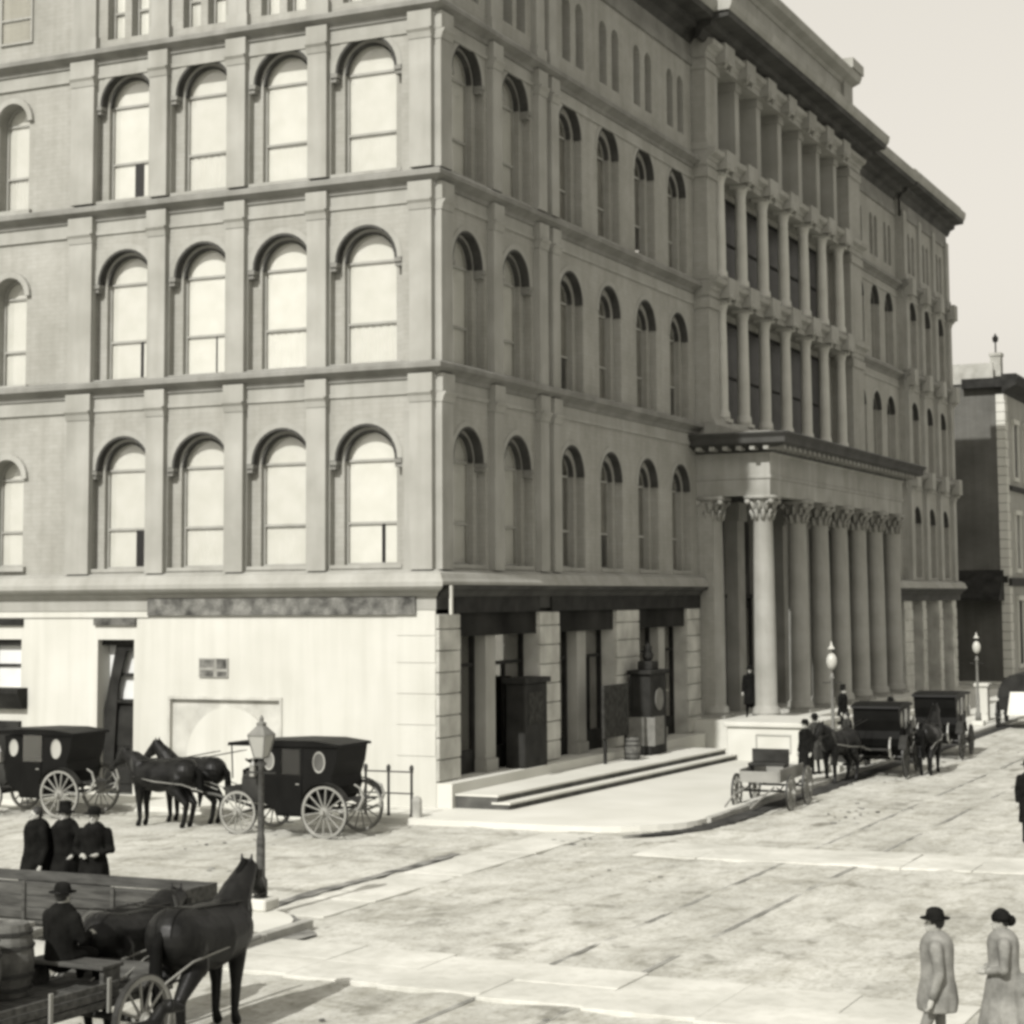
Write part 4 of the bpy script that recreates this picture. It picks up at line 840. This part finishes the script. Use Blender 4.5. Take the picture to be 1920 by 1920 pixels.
def horse(label, loc, rz, m='horse', h=1.0, headlow=0, group=None, step=0, harness=True, turn=0, bulk=1.0):
    t = thing('horse', label, 'horse', loc, rz, group); t.scale = (h,) * 3
    b = MB(); V = Vector
    b.limb([V((0, .52, 1.16)), V((0, .1, 1.14)), V((0, -.28, 1.18)), V((0, -.62, 1.24))], [.30 * bulk, .335 * bulk, .31 * bulk, .30 * bulk], 16)
    b.limb([V((0, .62, 1.1)), V((0, .7, 1.25))], [.22, .2]); b.limb([V((0, .42, 1.42)), V((0, .1, 1.36)), V((0, -.45, 1.42))], [.13, .12, .13])
    pl = V((turn * .25, 1.06, 1.92 - headlow)); b.limb([V((0, .6, 1.32)), V((turn * .08, .80, 1.60 - headlow * .35)), pl], [.27, .205, .13], 12)
    mz = pl + V((turn * .18, .40, -.36)); b.limb([pl + V((0, .02, .02)), pl.lerp(mz, .35), pl.lerp(mz, .8), mz], [.115, .115, .08, .072], 12)
    b.limb([pl.lerp(mz, .3) + V((0, -.05, -.06)), pl.lerp(mz, .75) + V((0, -.03, -.03))], [.075, .05])
    for s in (-1, 1): b.limb([pl + V((s * .06, -.02, .08)), pl + V((s * .075, -.01, .2))], [.035, .014], 6)
    tr = part
    for i, s in enumerate((-1, 1)):
        st = step * (1 if s > 0 else -1)
        b.limb([V((s * .15, .55, 1.05)), V((s * .155, .55, .8)), V((s * .14, .56 + st * .5, .50)), V((s * .135, .54 + st * .7, .17)), V((s * .135, .585 + st * .7, .045))], [.16, .115, .072, .052, .068])
        b.limb([V((s * .15, -.55, 1.12)), V((s * .175, -.42 - st * .3, .88)), V((s * .155, -.76 - st * .5, .54)), V((s * .145, -.69 - st * .7, .17)), V((s * .145, -.64 - st * .7, .045))], [.23, .16, .08, .055, .068])
    fuse(b, 'body', m, t, .021, 4)
    b = MB(); b.limb([V((0, -.9, 1.36)), V((0, -1.02, 1.2)), V((0, -1.04, .85)), V((.01, -1.0, .5))], [.05, .075, .085, .03]); fuse(b, 'tail', 'mane', t, .02, 3)
    b = MB(); b.limb([pl + V((0, -.06, .1)), pl + V((0, -.18, -.02)), V((0, .78, 1.72 - headlow * .3)), V((0, .52, 1.53))], [.05, .06, .06, .04]); fuse(b, 'mane', 'mane', t, .02, 2)
    if harness:
        hn = part('harness', lambda q: q.tube([V((.335 * math.cos(a), .12, 1.14 + .345 * math.sin(a))) for a in [2 * math.pi * i / 20 for i in range(21)]], .022, 6), 'leather', t)
        part('collar', lambda q: q.tube([V((.25 * math.cos(a), .66 + .12 * math.sin(a) + .0, 1.28 + .31 * math.sin(a))) for a in [2 * math.pi * i / 20 for i in range(21)]], .05, 8), 'leather', hn, True)
        for s in (-1, 1):
            part('trace', lambda q: q.tube([V((s * .3, .62, 1.15)), V((s * .37, .0, 1.05)), V((s * .33, -.75, 1.0)), V((s * .3, -1.3, .85))], .014, 6), 'woodl', hn)
            part('rein', lambda q: q.tube([mz + V((s * .07, -.05, .02)), V((s * .2, .6, 1.5)), V((s * .12, -.4, 1.55)), V((s * .1, -1.5, 1.75))], .011, 5), 'leather', hn)
        part('bridle', lambda q: (q.tube([pl + V((-.1, .06, .05)), pl + V((0, .1, .12)), pl + V((.1, .06, .05)), mz + V((.078, -.08, .05)), mz + V((0, -.02, .09)), mz + V((-.078, -.08, .05)), pl + V((-.1, .06, .05))], .012, 5), q.box(*sorted([pl.x + .10, pl.x + .12]), pl.y + .06, pl.y + .18, pl.z - .12, pl.z - .02)), 'leather', hn)
        part('crupper_strap', lambda q: q.tube([V((0, .1, 1.49)), V((0, -.4, 1.565)), V((0, -.75, 1.53)), V((0, -.93, 1.38))], .018, 6), 'leather', hn)
    return t
def wheel(t, loc, r, m, spokes=12, axis='x', w=.05):
    # wheel in the local YZ plane, axle along X
    key = ('wh', round(r, 2), m)
    if key not in kmesh:
        b = MB(); b.lathe([(r - .06, -w / 2), (r, -w / 2), (r, w / 2), (r - .06, w / 2), (r - .06, -w / 2)], 32, axis='x'); o = b.build('wheel', m, t); kmesh[key] = o.data
        b = MB(); b.lathe([(.0, -.13), (.05, -.13), (.06, -.06), (.095, -.04), (.095, .04), (.06, .06), (.05, .13), (0, .13)], 14, axis='x'); hb = b.build('hub', m, o); kmesh[key + (1,)] = hb.data
        b = MB(); b.tube([(0, .08, 0), (0, r * .5, 0), (0, r - .05, 0)], [.024, .017, .02], 6); sp = b.build('spoke', m, o); kmesh[key + (2,)] = sp.data
        b = MB(); b.lathe([(r, -w / 2 - .004), (r + .012, -w / 2 - .004), (r + .012, w / 2 + .004), (r, w / 2 + .004), (r, -w / 2 - .004)], 32, axis='x'); ty = b.build('tyre', 'iron', o); kmesh[key + (3,)] = ty.data
    else:
        o = link('wheel', kmesh[key], t); link('hub', kmesh[key + (1,)], o); sp = link('spoke', kmesh[key + (2,)], o); link('tyre', kmesh[key + (3,)], o)
    for i in range(1, spokes): q = link('spoke', kmesh[key + (2,)], o); q.rotation_euler = (2 * math.pi * i / spokes, 0, 0)
    o.location = loc; o.rotation_euler = (rnd.uniform(0, .5), 0, 0); return o
def coach(label, loc, rz, open_door=False, wm='wheel', group=None, canopy=True):
    # closed two-horse coach, forward +Y
    t = thing('coach', label, 'coach', loc, rz, group); W2 = .70
    def sideprism(b, pts, x0=-W2, x1=W2, c=None):
        n = len(pts); b.add([(x0, y, z) for y, z in pts] + [(x1, y, z) for y, z in pts], [tuple(range(n)), tuple(range(2 * n - 1, n - 1, -1))] + [(i, (i + 1) % n, n + (i + 1) % n, n + i) for i in range(n)])
    tub = [(-1.05, 1.38), (-1.08, 1.15), (-1.0, .92), (-.8, .72), (-.5, .62), (-.28, .58), (-.22, .45), (.42, .45), (.5, .62), (.75, .72), (.9, .9), (.95, 1.38)]
    body = part('body', lambda b: sideprism(b, tub), 'coach', t)
    part('rear_quarter', lambda b: sideprism(b, [(-1.05, 1.38), (-.28, 1.38), (-.28, 2.06), (-1.22, 2.1), (-1.16, 1.7)]), 'coach', t)
    part('front_quarter', lambda b: sideprism(b, [(.36, 1.38), (.95, 1.38), (.9, 1.7), (.95, 2.03), (.36, 2.06)]), 'coach', t)
    part('roof', lambda b: sideprism(b, [(-1.3, 2.07), (-1.28, 2.13), (-.6, 2.21), (.3, 2.21), (1.1 if not canopy else 1.75, 2.13), (1.1 if not canopy else 1.78, 2.05), (.9, 2.06)], -W2 - .05, W2 + .05), 'coach', t)
    for s in (-1, 1):
        x = s * (W2 + .006)
        dd = part('door', lambda b: b.bbox(min(x, x + s * .02), max(x, x + s * .02), -.26, .34, .5, 1.38, .008), 'coach', t)
        part('handle', lambda b: b.tube([(x + s * .03, -.2, 1.2), (x + s * .05, -.12, 1.2)], .014, 6), 'rail', dd)
        if open_door: part('door_glass', lambda b: b.box(min(x, x + s * .005), max(x, x + s * .005), -.26, .34, 1.38, 2.05), 'glass', dd)
        else: part('door_glass', lambda b: b.box(min(x, x + s * .005), max(x, x + s * .005), -.2, .28, 1.42, 2.0), 'glass', dd); part('door_blind', lambda b: b.box(s * W2 - .01, s * W2 + .01, -.28, .36, 1.38, 2.06), 'coach', dd)
        for y, ry in ((-.72, .14), (.64, .12)):
            w_ = part('quarter_window', lambda b: b.lathe([(ry + .025, -.012), (ry + .025, .012), (ry, .012), (ry, -.012), (ry + .025, -.012)], 20, (0, 0, 0), axis='x'), 'rail', t); w_.scale = (1, 1, 1.5); w_.location = (x, y, 1.72)
            part('quarter_pane', lambda b: b.lathe([(0, -.004), (ry, -.004), (ry, .004), (0, .004)], 20, axis='x'), 'lampglass' if open_door or y < 0 and s > 0 else 'blindd', w_)
        part('coach_lamp', lambda b: (b.bbox(s * .78 - .06, s * .78 + .06, .98, 1.1, 1.35, 1.62, .01), b.lathe([(.07, 1.62), (.03, 1.7), (.03, 1.76)], 8, (s * .78, 1.04, 0))), 'rail', t)
        part('mudguard', lambda b: b.add([(s * a, -.95 + .66 * math.cos(q), .6 + .66 * math.sin(q)) for q in [rad(25 + 13 * i) for i in range(11)] for a in (.72, .95)], [(2 * i, 2 * i + 1, 2 * i + 3, 2 * i + 2) for i in range(10)]), 'leather', t)
        if canopy: part('canopy_post', lambda b: b.tube([(s * .66, 1.68, 1.28), (s * .68, 1.7, 2.06)], .018, 6), 'iron', t)
        part('c_spring', lambda b: b.tube([(s * .5, -.9, .62), (s * .5, -1.35, .55), (s * .5, -1.66, .68), (s * .5, -1.78, .92), (s * .5, -1.7, 1.14), (s * .5, -1.55, 1.22)], [.03, .035, .04, .035, .028, .02], 8), 'rail', t)
        part('step_iron', lambda b: (b.tube([(s * .7, .05, .5), (s * .86, .05, .36)], .015, 6), b.box(min(s * .78, s * .96), max(s * .78, s * .96), -.1, .2, .34, .36)), 'iron', t)
    bx = part('driver_box', lambda b: (sideprism(b, [(.95, .85), (1.1, .72), (1.75, .78), (2.05, 1.02), (1.98, 1.06), (1.72, .9), (1.5, .9), (1.5, 1.28), (.96, 1.28)], -.55, .55)), 'leather', t)
    part('seat', lambda b: b.bbox(-.55, .55, .98, 1.5, 1.28, 1.38, .03), 'browncloth', bx)
    part('undercarriage', lambda b: (b.tube([(0, -1.0, .6), (0, 1.6, .55)], .05, 8), b.tube([(-.8, -.95, .6), (.8, -.95, .6)], .035, 8), b.tube([(-.74, 1.45, .5), (.74, 1.45, .5)], .035, 8)), 'iron', t)
    part('luggage_rack', lambda b: (b.tube([(-.4, -1.1, .95), (-.4, -1.6, .8)], .02, 6), b.tube([(.4, -1.1, .95), (.4, -1.6, .8)], .02, 6), b.box(-.45, .45, -1.62, -1.15, .84, .87)), 'iron', t)
    for s in (-1, 1): wheel(t, (s * .84, -.95, .6), .6, wm, 14); wheel(t, (s * .78, 1.45, .5), .5, wm, 12)
    part('pole', lambda b: b.tube([(0, 1.5, .55), (0, 2.6, .8), (0, 4.3, .95)], [.04, .035, .03], 8), 'wheeld', t)
    return t

# coach in the middle of the picture, heading left (-X): rz=+90deg maps local +Y to -X
ZG = ZS + .0
coach('black closed coach with oval window and pale wheels before the blank corner wall', (-.95, -4.75, ZG), rad(90))
horse('dark horse nearest the street hitched to the closed coach by the corner wall', (-4.95, -4.95, ZG), rad(90), h=1.06, headlow=.3, bulk=1.12)
horse('second dark horse on the wall side of the team of the corner coach', (-4.75, -4.0, ZG), rad(88), h=1.04, headlow=.12, bulk=1.1)
person('coachman in dark coat and bowler on the box of the corner coach', (-2.2, -4.75, ZG + .88), rad(90), 'sit', 'black', 'black', 'bowler', 'reins')
coach('black coach with an open see-through window at the left edge of the side street', (-9.45, -3.6, ZG), rad(90), True, 'wheel', canopy=True)
# three men on the near pavement
person('leftmost of three men in black on the near pavement, bareheaded and bearded', (1.6, -17.75, 0), rad(150), 'stand', 'black', 'black', 'none', 'down', True, bulk=1.25, h=1.06)
person('middle of the three men in black on the near pavement, with tall dark hat', (2.0, -17.5, 0), rad(170), 'stand', 'black', 'black', 'top', 'hip', True, bulk=1.3, h=1.05)
person('rightmost of the three men in black on the near pavement, slim with dark hat', (2.75, -17.7, 0), rad(-160), 'stand', 'black', 'browncloth', 'bowler', 'front', True, bulk=1.15, h=1.06)
# box wagon with plank sides behind the dray
t = thing('box_wagon', 'long low dark wagon with plank sides behind the three men', 'wagon', (2.1, -19.1, 0))
for s in (-1, 1):
    for k in range(3): part('side_plank', lambda b: b.bbox(-3.6, 3.6, s * .62 - .02, s * .62 + .02, .42 + k * .18, .42 + k * .18 + .165, .008), 'wood', t)
for k in range(9): part('stake', lambda b: b.bbox(-3.4 + k * .85, -3.33 + k * .85, -.68, -.645, .38, 1.0, .008), 'woodl' if k % 3 == 0 else 'wood', t)
for s in (-1, 1): part('end_board', lambda b: b.bbox(s * 3.62 - .02, s * 3.62 + .02, -.62, .62, .42, .95, .008), 'wood', t)
for k in range(6): part('floor_plank', lambda b: b.bbox(-3.6, 3.6, -.6 + k * .2, -.41 + k * .2, .34, .4, .006), 'wood', t)
part('bed_frame', lambda b: b.box(-3.3, 3.3, -.4, .4, .2, .335), 'wheeld', t)
for x in (-2.4, 2.4):
    for s in (-1, 1):
        w = wheel(t, (x, s * .78, .34), .34, 'wheeld', 10); w.rotation_euler = (0, 0, math.pi / 2)
# stack of pale boards on trestles beside the men
t = thing('board_stack', 'stack of pale boards in front of the three men at the left edge', 'lumber', (4.35, -22.3, 0), rad(0))
for i in range(7):
    for k in range(3): part('board', lambda b: b.bbox(-1.9 + rnd.uniform(-.1, .1), .55 + rnd.uniform(-.2, .1), -.9 + i * .22, -.70 + i * .22, .58 + k * .07, .64 + k * .07, .006), 'woodl', t)
for x in (-1.5, .2): part('trestle', lambda b: (b.box(x - .05, x + .05, -.9, .7, .48, .578), b.tube([(x, -.7, .5), (x - .2, -.8, 0)], .04, 6), b.tube([(x, -.7, .5), (x + .2, -.8, 0)], .04, 6), b.tube([(x, .55, .5), (x - .2, .6, 0)], .04, 6), b.tube([(x, .55, .5), (x + .2, .6, 0)], .04, 6)), 'wood', t)

# foreground dray heading up the main street (+Y)
t = thing('dray', 'open flat dray with plank bed and pale spoked wheels at bottom left', 'wagon', (8.0, -26.3, ZG), rad(-3))
for i in range(6): part('bed_plank', lambda b: b.bbox(-.72 + i * .24, -.5 + i * .24, -2.3, 1.75, .80, .85, .006), 'wood', t)
for s in (-1, 1):
    for k in range(3): part('side_rail', lambda b: b.bbox(s * .76 - .018, s * .76 + .018, -2.3, 1.2, .86 + k * .1 - .12, .94 + k * .1 - .12, .006), 'wood', t)
    for y in (-2.0, -1.0, 0, 1.0): part('stake', lambda b: b.bbox(s * .79 - .01, s * .79 + .02, y - .03, y + .03, .68, 1.08, .006), 'woodl', t)
    part('sill_beam', lambda b: b.box(s * .5 - .05, s * .5 + .05, -2.3, 1.9, .66, .795), 'wood', t)
for y, r in ((-1.5, .52), (1.45, .52)):
    part('axle', lambda b: b.tube([(-.95, y, r), (.95, y, r)], .045, 8), 'iron', t)
    for s in (-1, 1): wheel(t, (s * .93, y, r), r, 'wheel', 12, w=.07)
part('seat_board', lambda b: (b.bbox(-.6, .6, 1.1, 1.5, 1.12, 1.17, .01), b.box(-.58, -.52, 1.15, 1.45, .85, 1.115), b.box(.52, .58, 1.15, 1.45, .85, 1.115)), 'wood', t)
part('footboard', lambda b: b.add([(-.7, 1.7, .8), (.7, 1.7, .8), (.7, 2.1, 1.05), (-.7, 2.1, 1.05), (-.7, 1.7, .76), (.7, 1.7, .76), (.7, 2.13, 1.02), (-.7, 2.13, 1.02)], [(0, 1, 2, 3), (7, 6, 5, 4), (0, 4, 5, 1), (1, 5, 6, 2), (2, 6, 7, 3), (3, 7, 4, 0)]), 'wood', t)
part('pole', lambda b: (b.tube([(0, 1.6, .55), (0, 3.2, .75), (0, 5.1, .85)], [.05, .045, .035], 8), b.tube([(-.65, 2.35, .72), (.65, 2.35, .72)], .03, 8)), 'woodl', t)
barrel((7.65, -25.75, ZG + .86), 'upright dark barrel on the dray behind its driver', 1.0)
barrel((7.85, -26.6, ZG + .86), 'dark barrel at the rear of the dray cut by the left edge', 1.05)
person('dray driver in black sitting on the board seat above the barrels', (7.85, -24.98, ZG + .66), rad(-5), 'sit', 'black', 'black', 'bowler', 'reins', bulk=1.15)
horse('dark dray horse nearest the camera with raised head and pricked ears', (8.72, -23.25, ZG), rad(3), h=1.05, headlow=.1, bulk=1.22)
horse('dark dray horse on the kerb side with lowered head', (7.68, -23.35, ZG), rad(2), h=1.0, headlow=.42, bulk=1.1)
# black dog
def dog(label, loc, rz):
    t = thing('dog', label, 'dog', loc, rz); b = MB(); V = Vector
    b.limb([V((0, .28, .52)), V((0, 0, .52)), V((0, -.3, .55))], [.14, .115, .12]); b.limb([V((0, .3, .58)), V((0, .42, .74)), V((0, .55, .76)), V((0, .7, .72))], [.1, .075, .085, .045])
    for s in (-1, 1):
        b.limb([V((s * .08, .28, .45)), V((s * .08, .28, .22)), V((s * .08, .3, .03))], [.06, .035, .032]); b.limb([V((s * .08, -.3, .48)), V((s * .09, -.22, .32)), V((s * .08, -.36, .2)), V((s * .08, -.32, .03))], [.09, .055, .032, .032])
        b.limb([V((s * .06, .5, .82)), V((s * .09, .5, .76))], [.03, .02], 6)
    fuse(b, 'body', 'horse', t, .016, 3)
    b = MB(); b.limb([V((0, -.38, .6)), V((0, -.55, .62)), V((0, -.68, .74))], [.035, .03, .02]); fuse(b, 'tail', 'horse', t, .014, 2)
dog('large black dog standing by the front wheel of the dray', (9.35, -25.6, ZG), rad(-20))

# pedestrians crossing at lower right
person('man in pale grey coat and dark hat crossing at lower right, left of two', (17.8, -21.8, ZG), rad(100), 'walk', 'greyc3', 'greyc2', 'bowler', 'down', False, h=1.04, bulk=1.1)
person('woman in grey bustle dress and small bonnet at the lower right edge', (18.4, -21.0, ZG), rad(105), 'walk', 'greyc3', 'greyc2', 'bonnet', 'front', 'skirt', bulk=1.1, h=1.0)
person('man in dark clothes at the right edge of the street', (15.08, -.5, ZG), rad(200), 'stand', 'black', 'black', 'bowler', 'down', True)

# light open wagon at the kerb before the portico
def light_wagon(label, loc, rz, wm='wheel', box='woodl'):
    t = thing('light_wagon', label, 'wagon', loc, rz)
    for i in range(4): part('floor_plank', lambda b: b.bbox(-.5 + i * .25, -.26 + i * .25, -1.2, 1.2, .72, .76, .005), box, t)
    for s in (-1, 1):
        part('side_board', lambda b: b.bbox(s * .52 - .02, s * .52 + .02, -1.2, 1.2, .72, 1.05, .01), box, t); part('end_board', lambda b: b.bbox(-.5, .5, s * 1.2 - .02, s * 1.2 + .02, .72, 1.0, .01), box, t)
        part('shaft', lambda b: b.tube([(s * .35, 1.1, .6), (s * .4, 2.2, .5), (s * .33, 3.2, .3)], .025, 6), wm, t)
        part('leaf_spring', lambda b: (b.tube([(s * .45, -1.2, .6), (s * .45, -.85, .5), (s * .45, -.5, .62)], .02, 6), b.tube([(s * .45, 1.2, .6), (s * .45, .85, .5), (s * .45, .5, .62)], .02, 6)), 'iron', t)
        wheel(t, (s * .72, -.85, .5), .5, wm, 12, w=.04); wheel(t, (s * .72, .85, .45), .45, wm, 12, w=.04)
    for y in (-.85, .85): part('axle', lambda b: b.tube([(-.75, y, .48), (.75, y, .48)], .03, 6), 'iron', t)
    part('seat', lambda b: (b.bbox(-.5, .5, .1, .55, 1.08, 1.16, .02), b.bbox(-.5, .5, .08, .13, 1.16, 1.5, .015), b.box(-.5, -.44, .15, .5, .76, 1.08), b.box(.44, .5, .15, .5, .76, 1.08)), 'leather', t)
    return t
light_wagon('light open wagon with pale wheels at the kerb before the portico stair', (7.55, 4.6, ZG), rad(182))
person('man in dark coat standing on the pavement right of the light wagon', (7.0, 9.6, 0), rad(150), 'stand', 'black', 'browncloth', 'bowler', 'down', True)
# group of cabs further on
coach('dark cab parked at the kerb past the light wagon, seen from behind', (8.0, 14.6, ZG), rad(4), wm='wheeld', canopy=False)
coach('farther dark cab standing in the line beyond the first, by the portico end', (8.25, 21.6, ZG), rad(3), wm='wheeld')
horse('dark horse turned across the kerb beside the parked cabs', (7.45, 11.6, ZG), rad(165), headlow=.25)
horse('dark horse standing in the street at the right side of the parked cabs', (9.3, 15.2, ZG), rad(2))
person('cab driver with round hat on the box of the first parked cab', (7.95, 15.85, ZG + .88), rad(4), 'sit', 'black', 'black', 'bowler', 'reins')
person('man in brown coat beside the parked cabs next to the globe lamp', (6.5, 12.3, 0), rad(60), 'stand', 'browncloth', 'black', 'bowler', 'hip', True)
person('woman in long dark dress on the pavement behind the parked cabs', (6.6, 15.6, 0), rad(120), 'stand', 'browncloth', 'black', 'none', 'front', 'skirt', h=.94)
person('man in dark suit on the portico steps under the columns', (4.3, 23.5, .3), rad(-100), 'stand', 'black', 'black', 'top', 'down', True)
person('dark figure standing in the portico between the two end columns', (1.5, 21.4, PZ), rad(-170), 'stand', 'black', 'black', 'bowler', 'down', True)
# far wagons at the right edge
def canvas_wagon(label, loc, rz):
    t = thing('covered_wagon', label, 'wagon', loc, rz)
    part('wagon_box', lambda b: b.bbox(-.8, .8, -1.6, 1.6, .75, 1.25, .03), 'dark', t)
    part('tilt_cover', lambda b: b.add([(math.cos(math.pi * i / 8) * .85, y, 1.25 + 1.0 * math.sin(math.pi * i / 8)) for y in (-1.6, 1.6) for i in range(9)], [tuple(range(9)), tuple(range(17, 8, -1))] + [(i, i + 1, 10 + i, 9 + i) for i in range(8)]), 'dark', t)
    for s in (-1, 1): wheel(t, (s * .9, -1.1, .55), .55, 'wheeld', 12); wheel(t, (s * .9, 1.1, .48), .48, 'wheeld', 12)
    part('tail_canvas', lambda b: b.add([(-.45, -1.62, .55), (.45, -1.62, .55), (.3, -1.62, 1.5), (-.3, -1.62, 1.5), (-.45, -1.66, .55), (.45, -1.66, .55), (.3, -1.66, 1.5), (-.3, -1.66, 1.5)], [(0, 1, 2, 3), (7, 6, 5, 4), (0, 4, 5, 1), (1, 5, 6, 2), (2, 6, 7, 3), (3, 7, 4, 0)]), 'canvas', t)
    return t
canvas_wagon('dark covered wagon with white cloth hung at its tail, far right', (8.2, 37.5, ZG), rad(2))
horse('dark horse half hidden before the covered wagon far right', (8.4, 41.5, ZG), rad(2))
t = thing('stone_post', 'white stone gate post on the far pavement by the cross street', 'post', (6.3, 38.5, 0)); part('shaft', lambda b: b.bbox(-.25, .25, -.25, .25, 0, 1.45, .03), 'marble', t); part('cap', lambda b: b.bbox(-.32, .32, -.32, .32, 1.45, 1.6, .03), 'marble', t)

GROUPS = {'coach': 'closed coaches waiting at the kerbs', 'horse': 'harnessed horses standing in the street', 'kerb': 'stone kerbs of the crossing',
          'crosswalk': 'flagstone crossings over the streets', 'rail': 'street car rails in the main street', 'barrel': 'wooden barrels', 'street lamp': 'gas street lamps'}
for o in list(COL.objects):
    if o.parent is None and o.get('category') in GROUPS and not o.get('group'): o['group'] = GROUPS[o['category']]
    if o.parent is None and 'three men' in str(o.get('label', '')) and o.get('category') == 'person': o['group'] = 'three men talking on the near pavement'
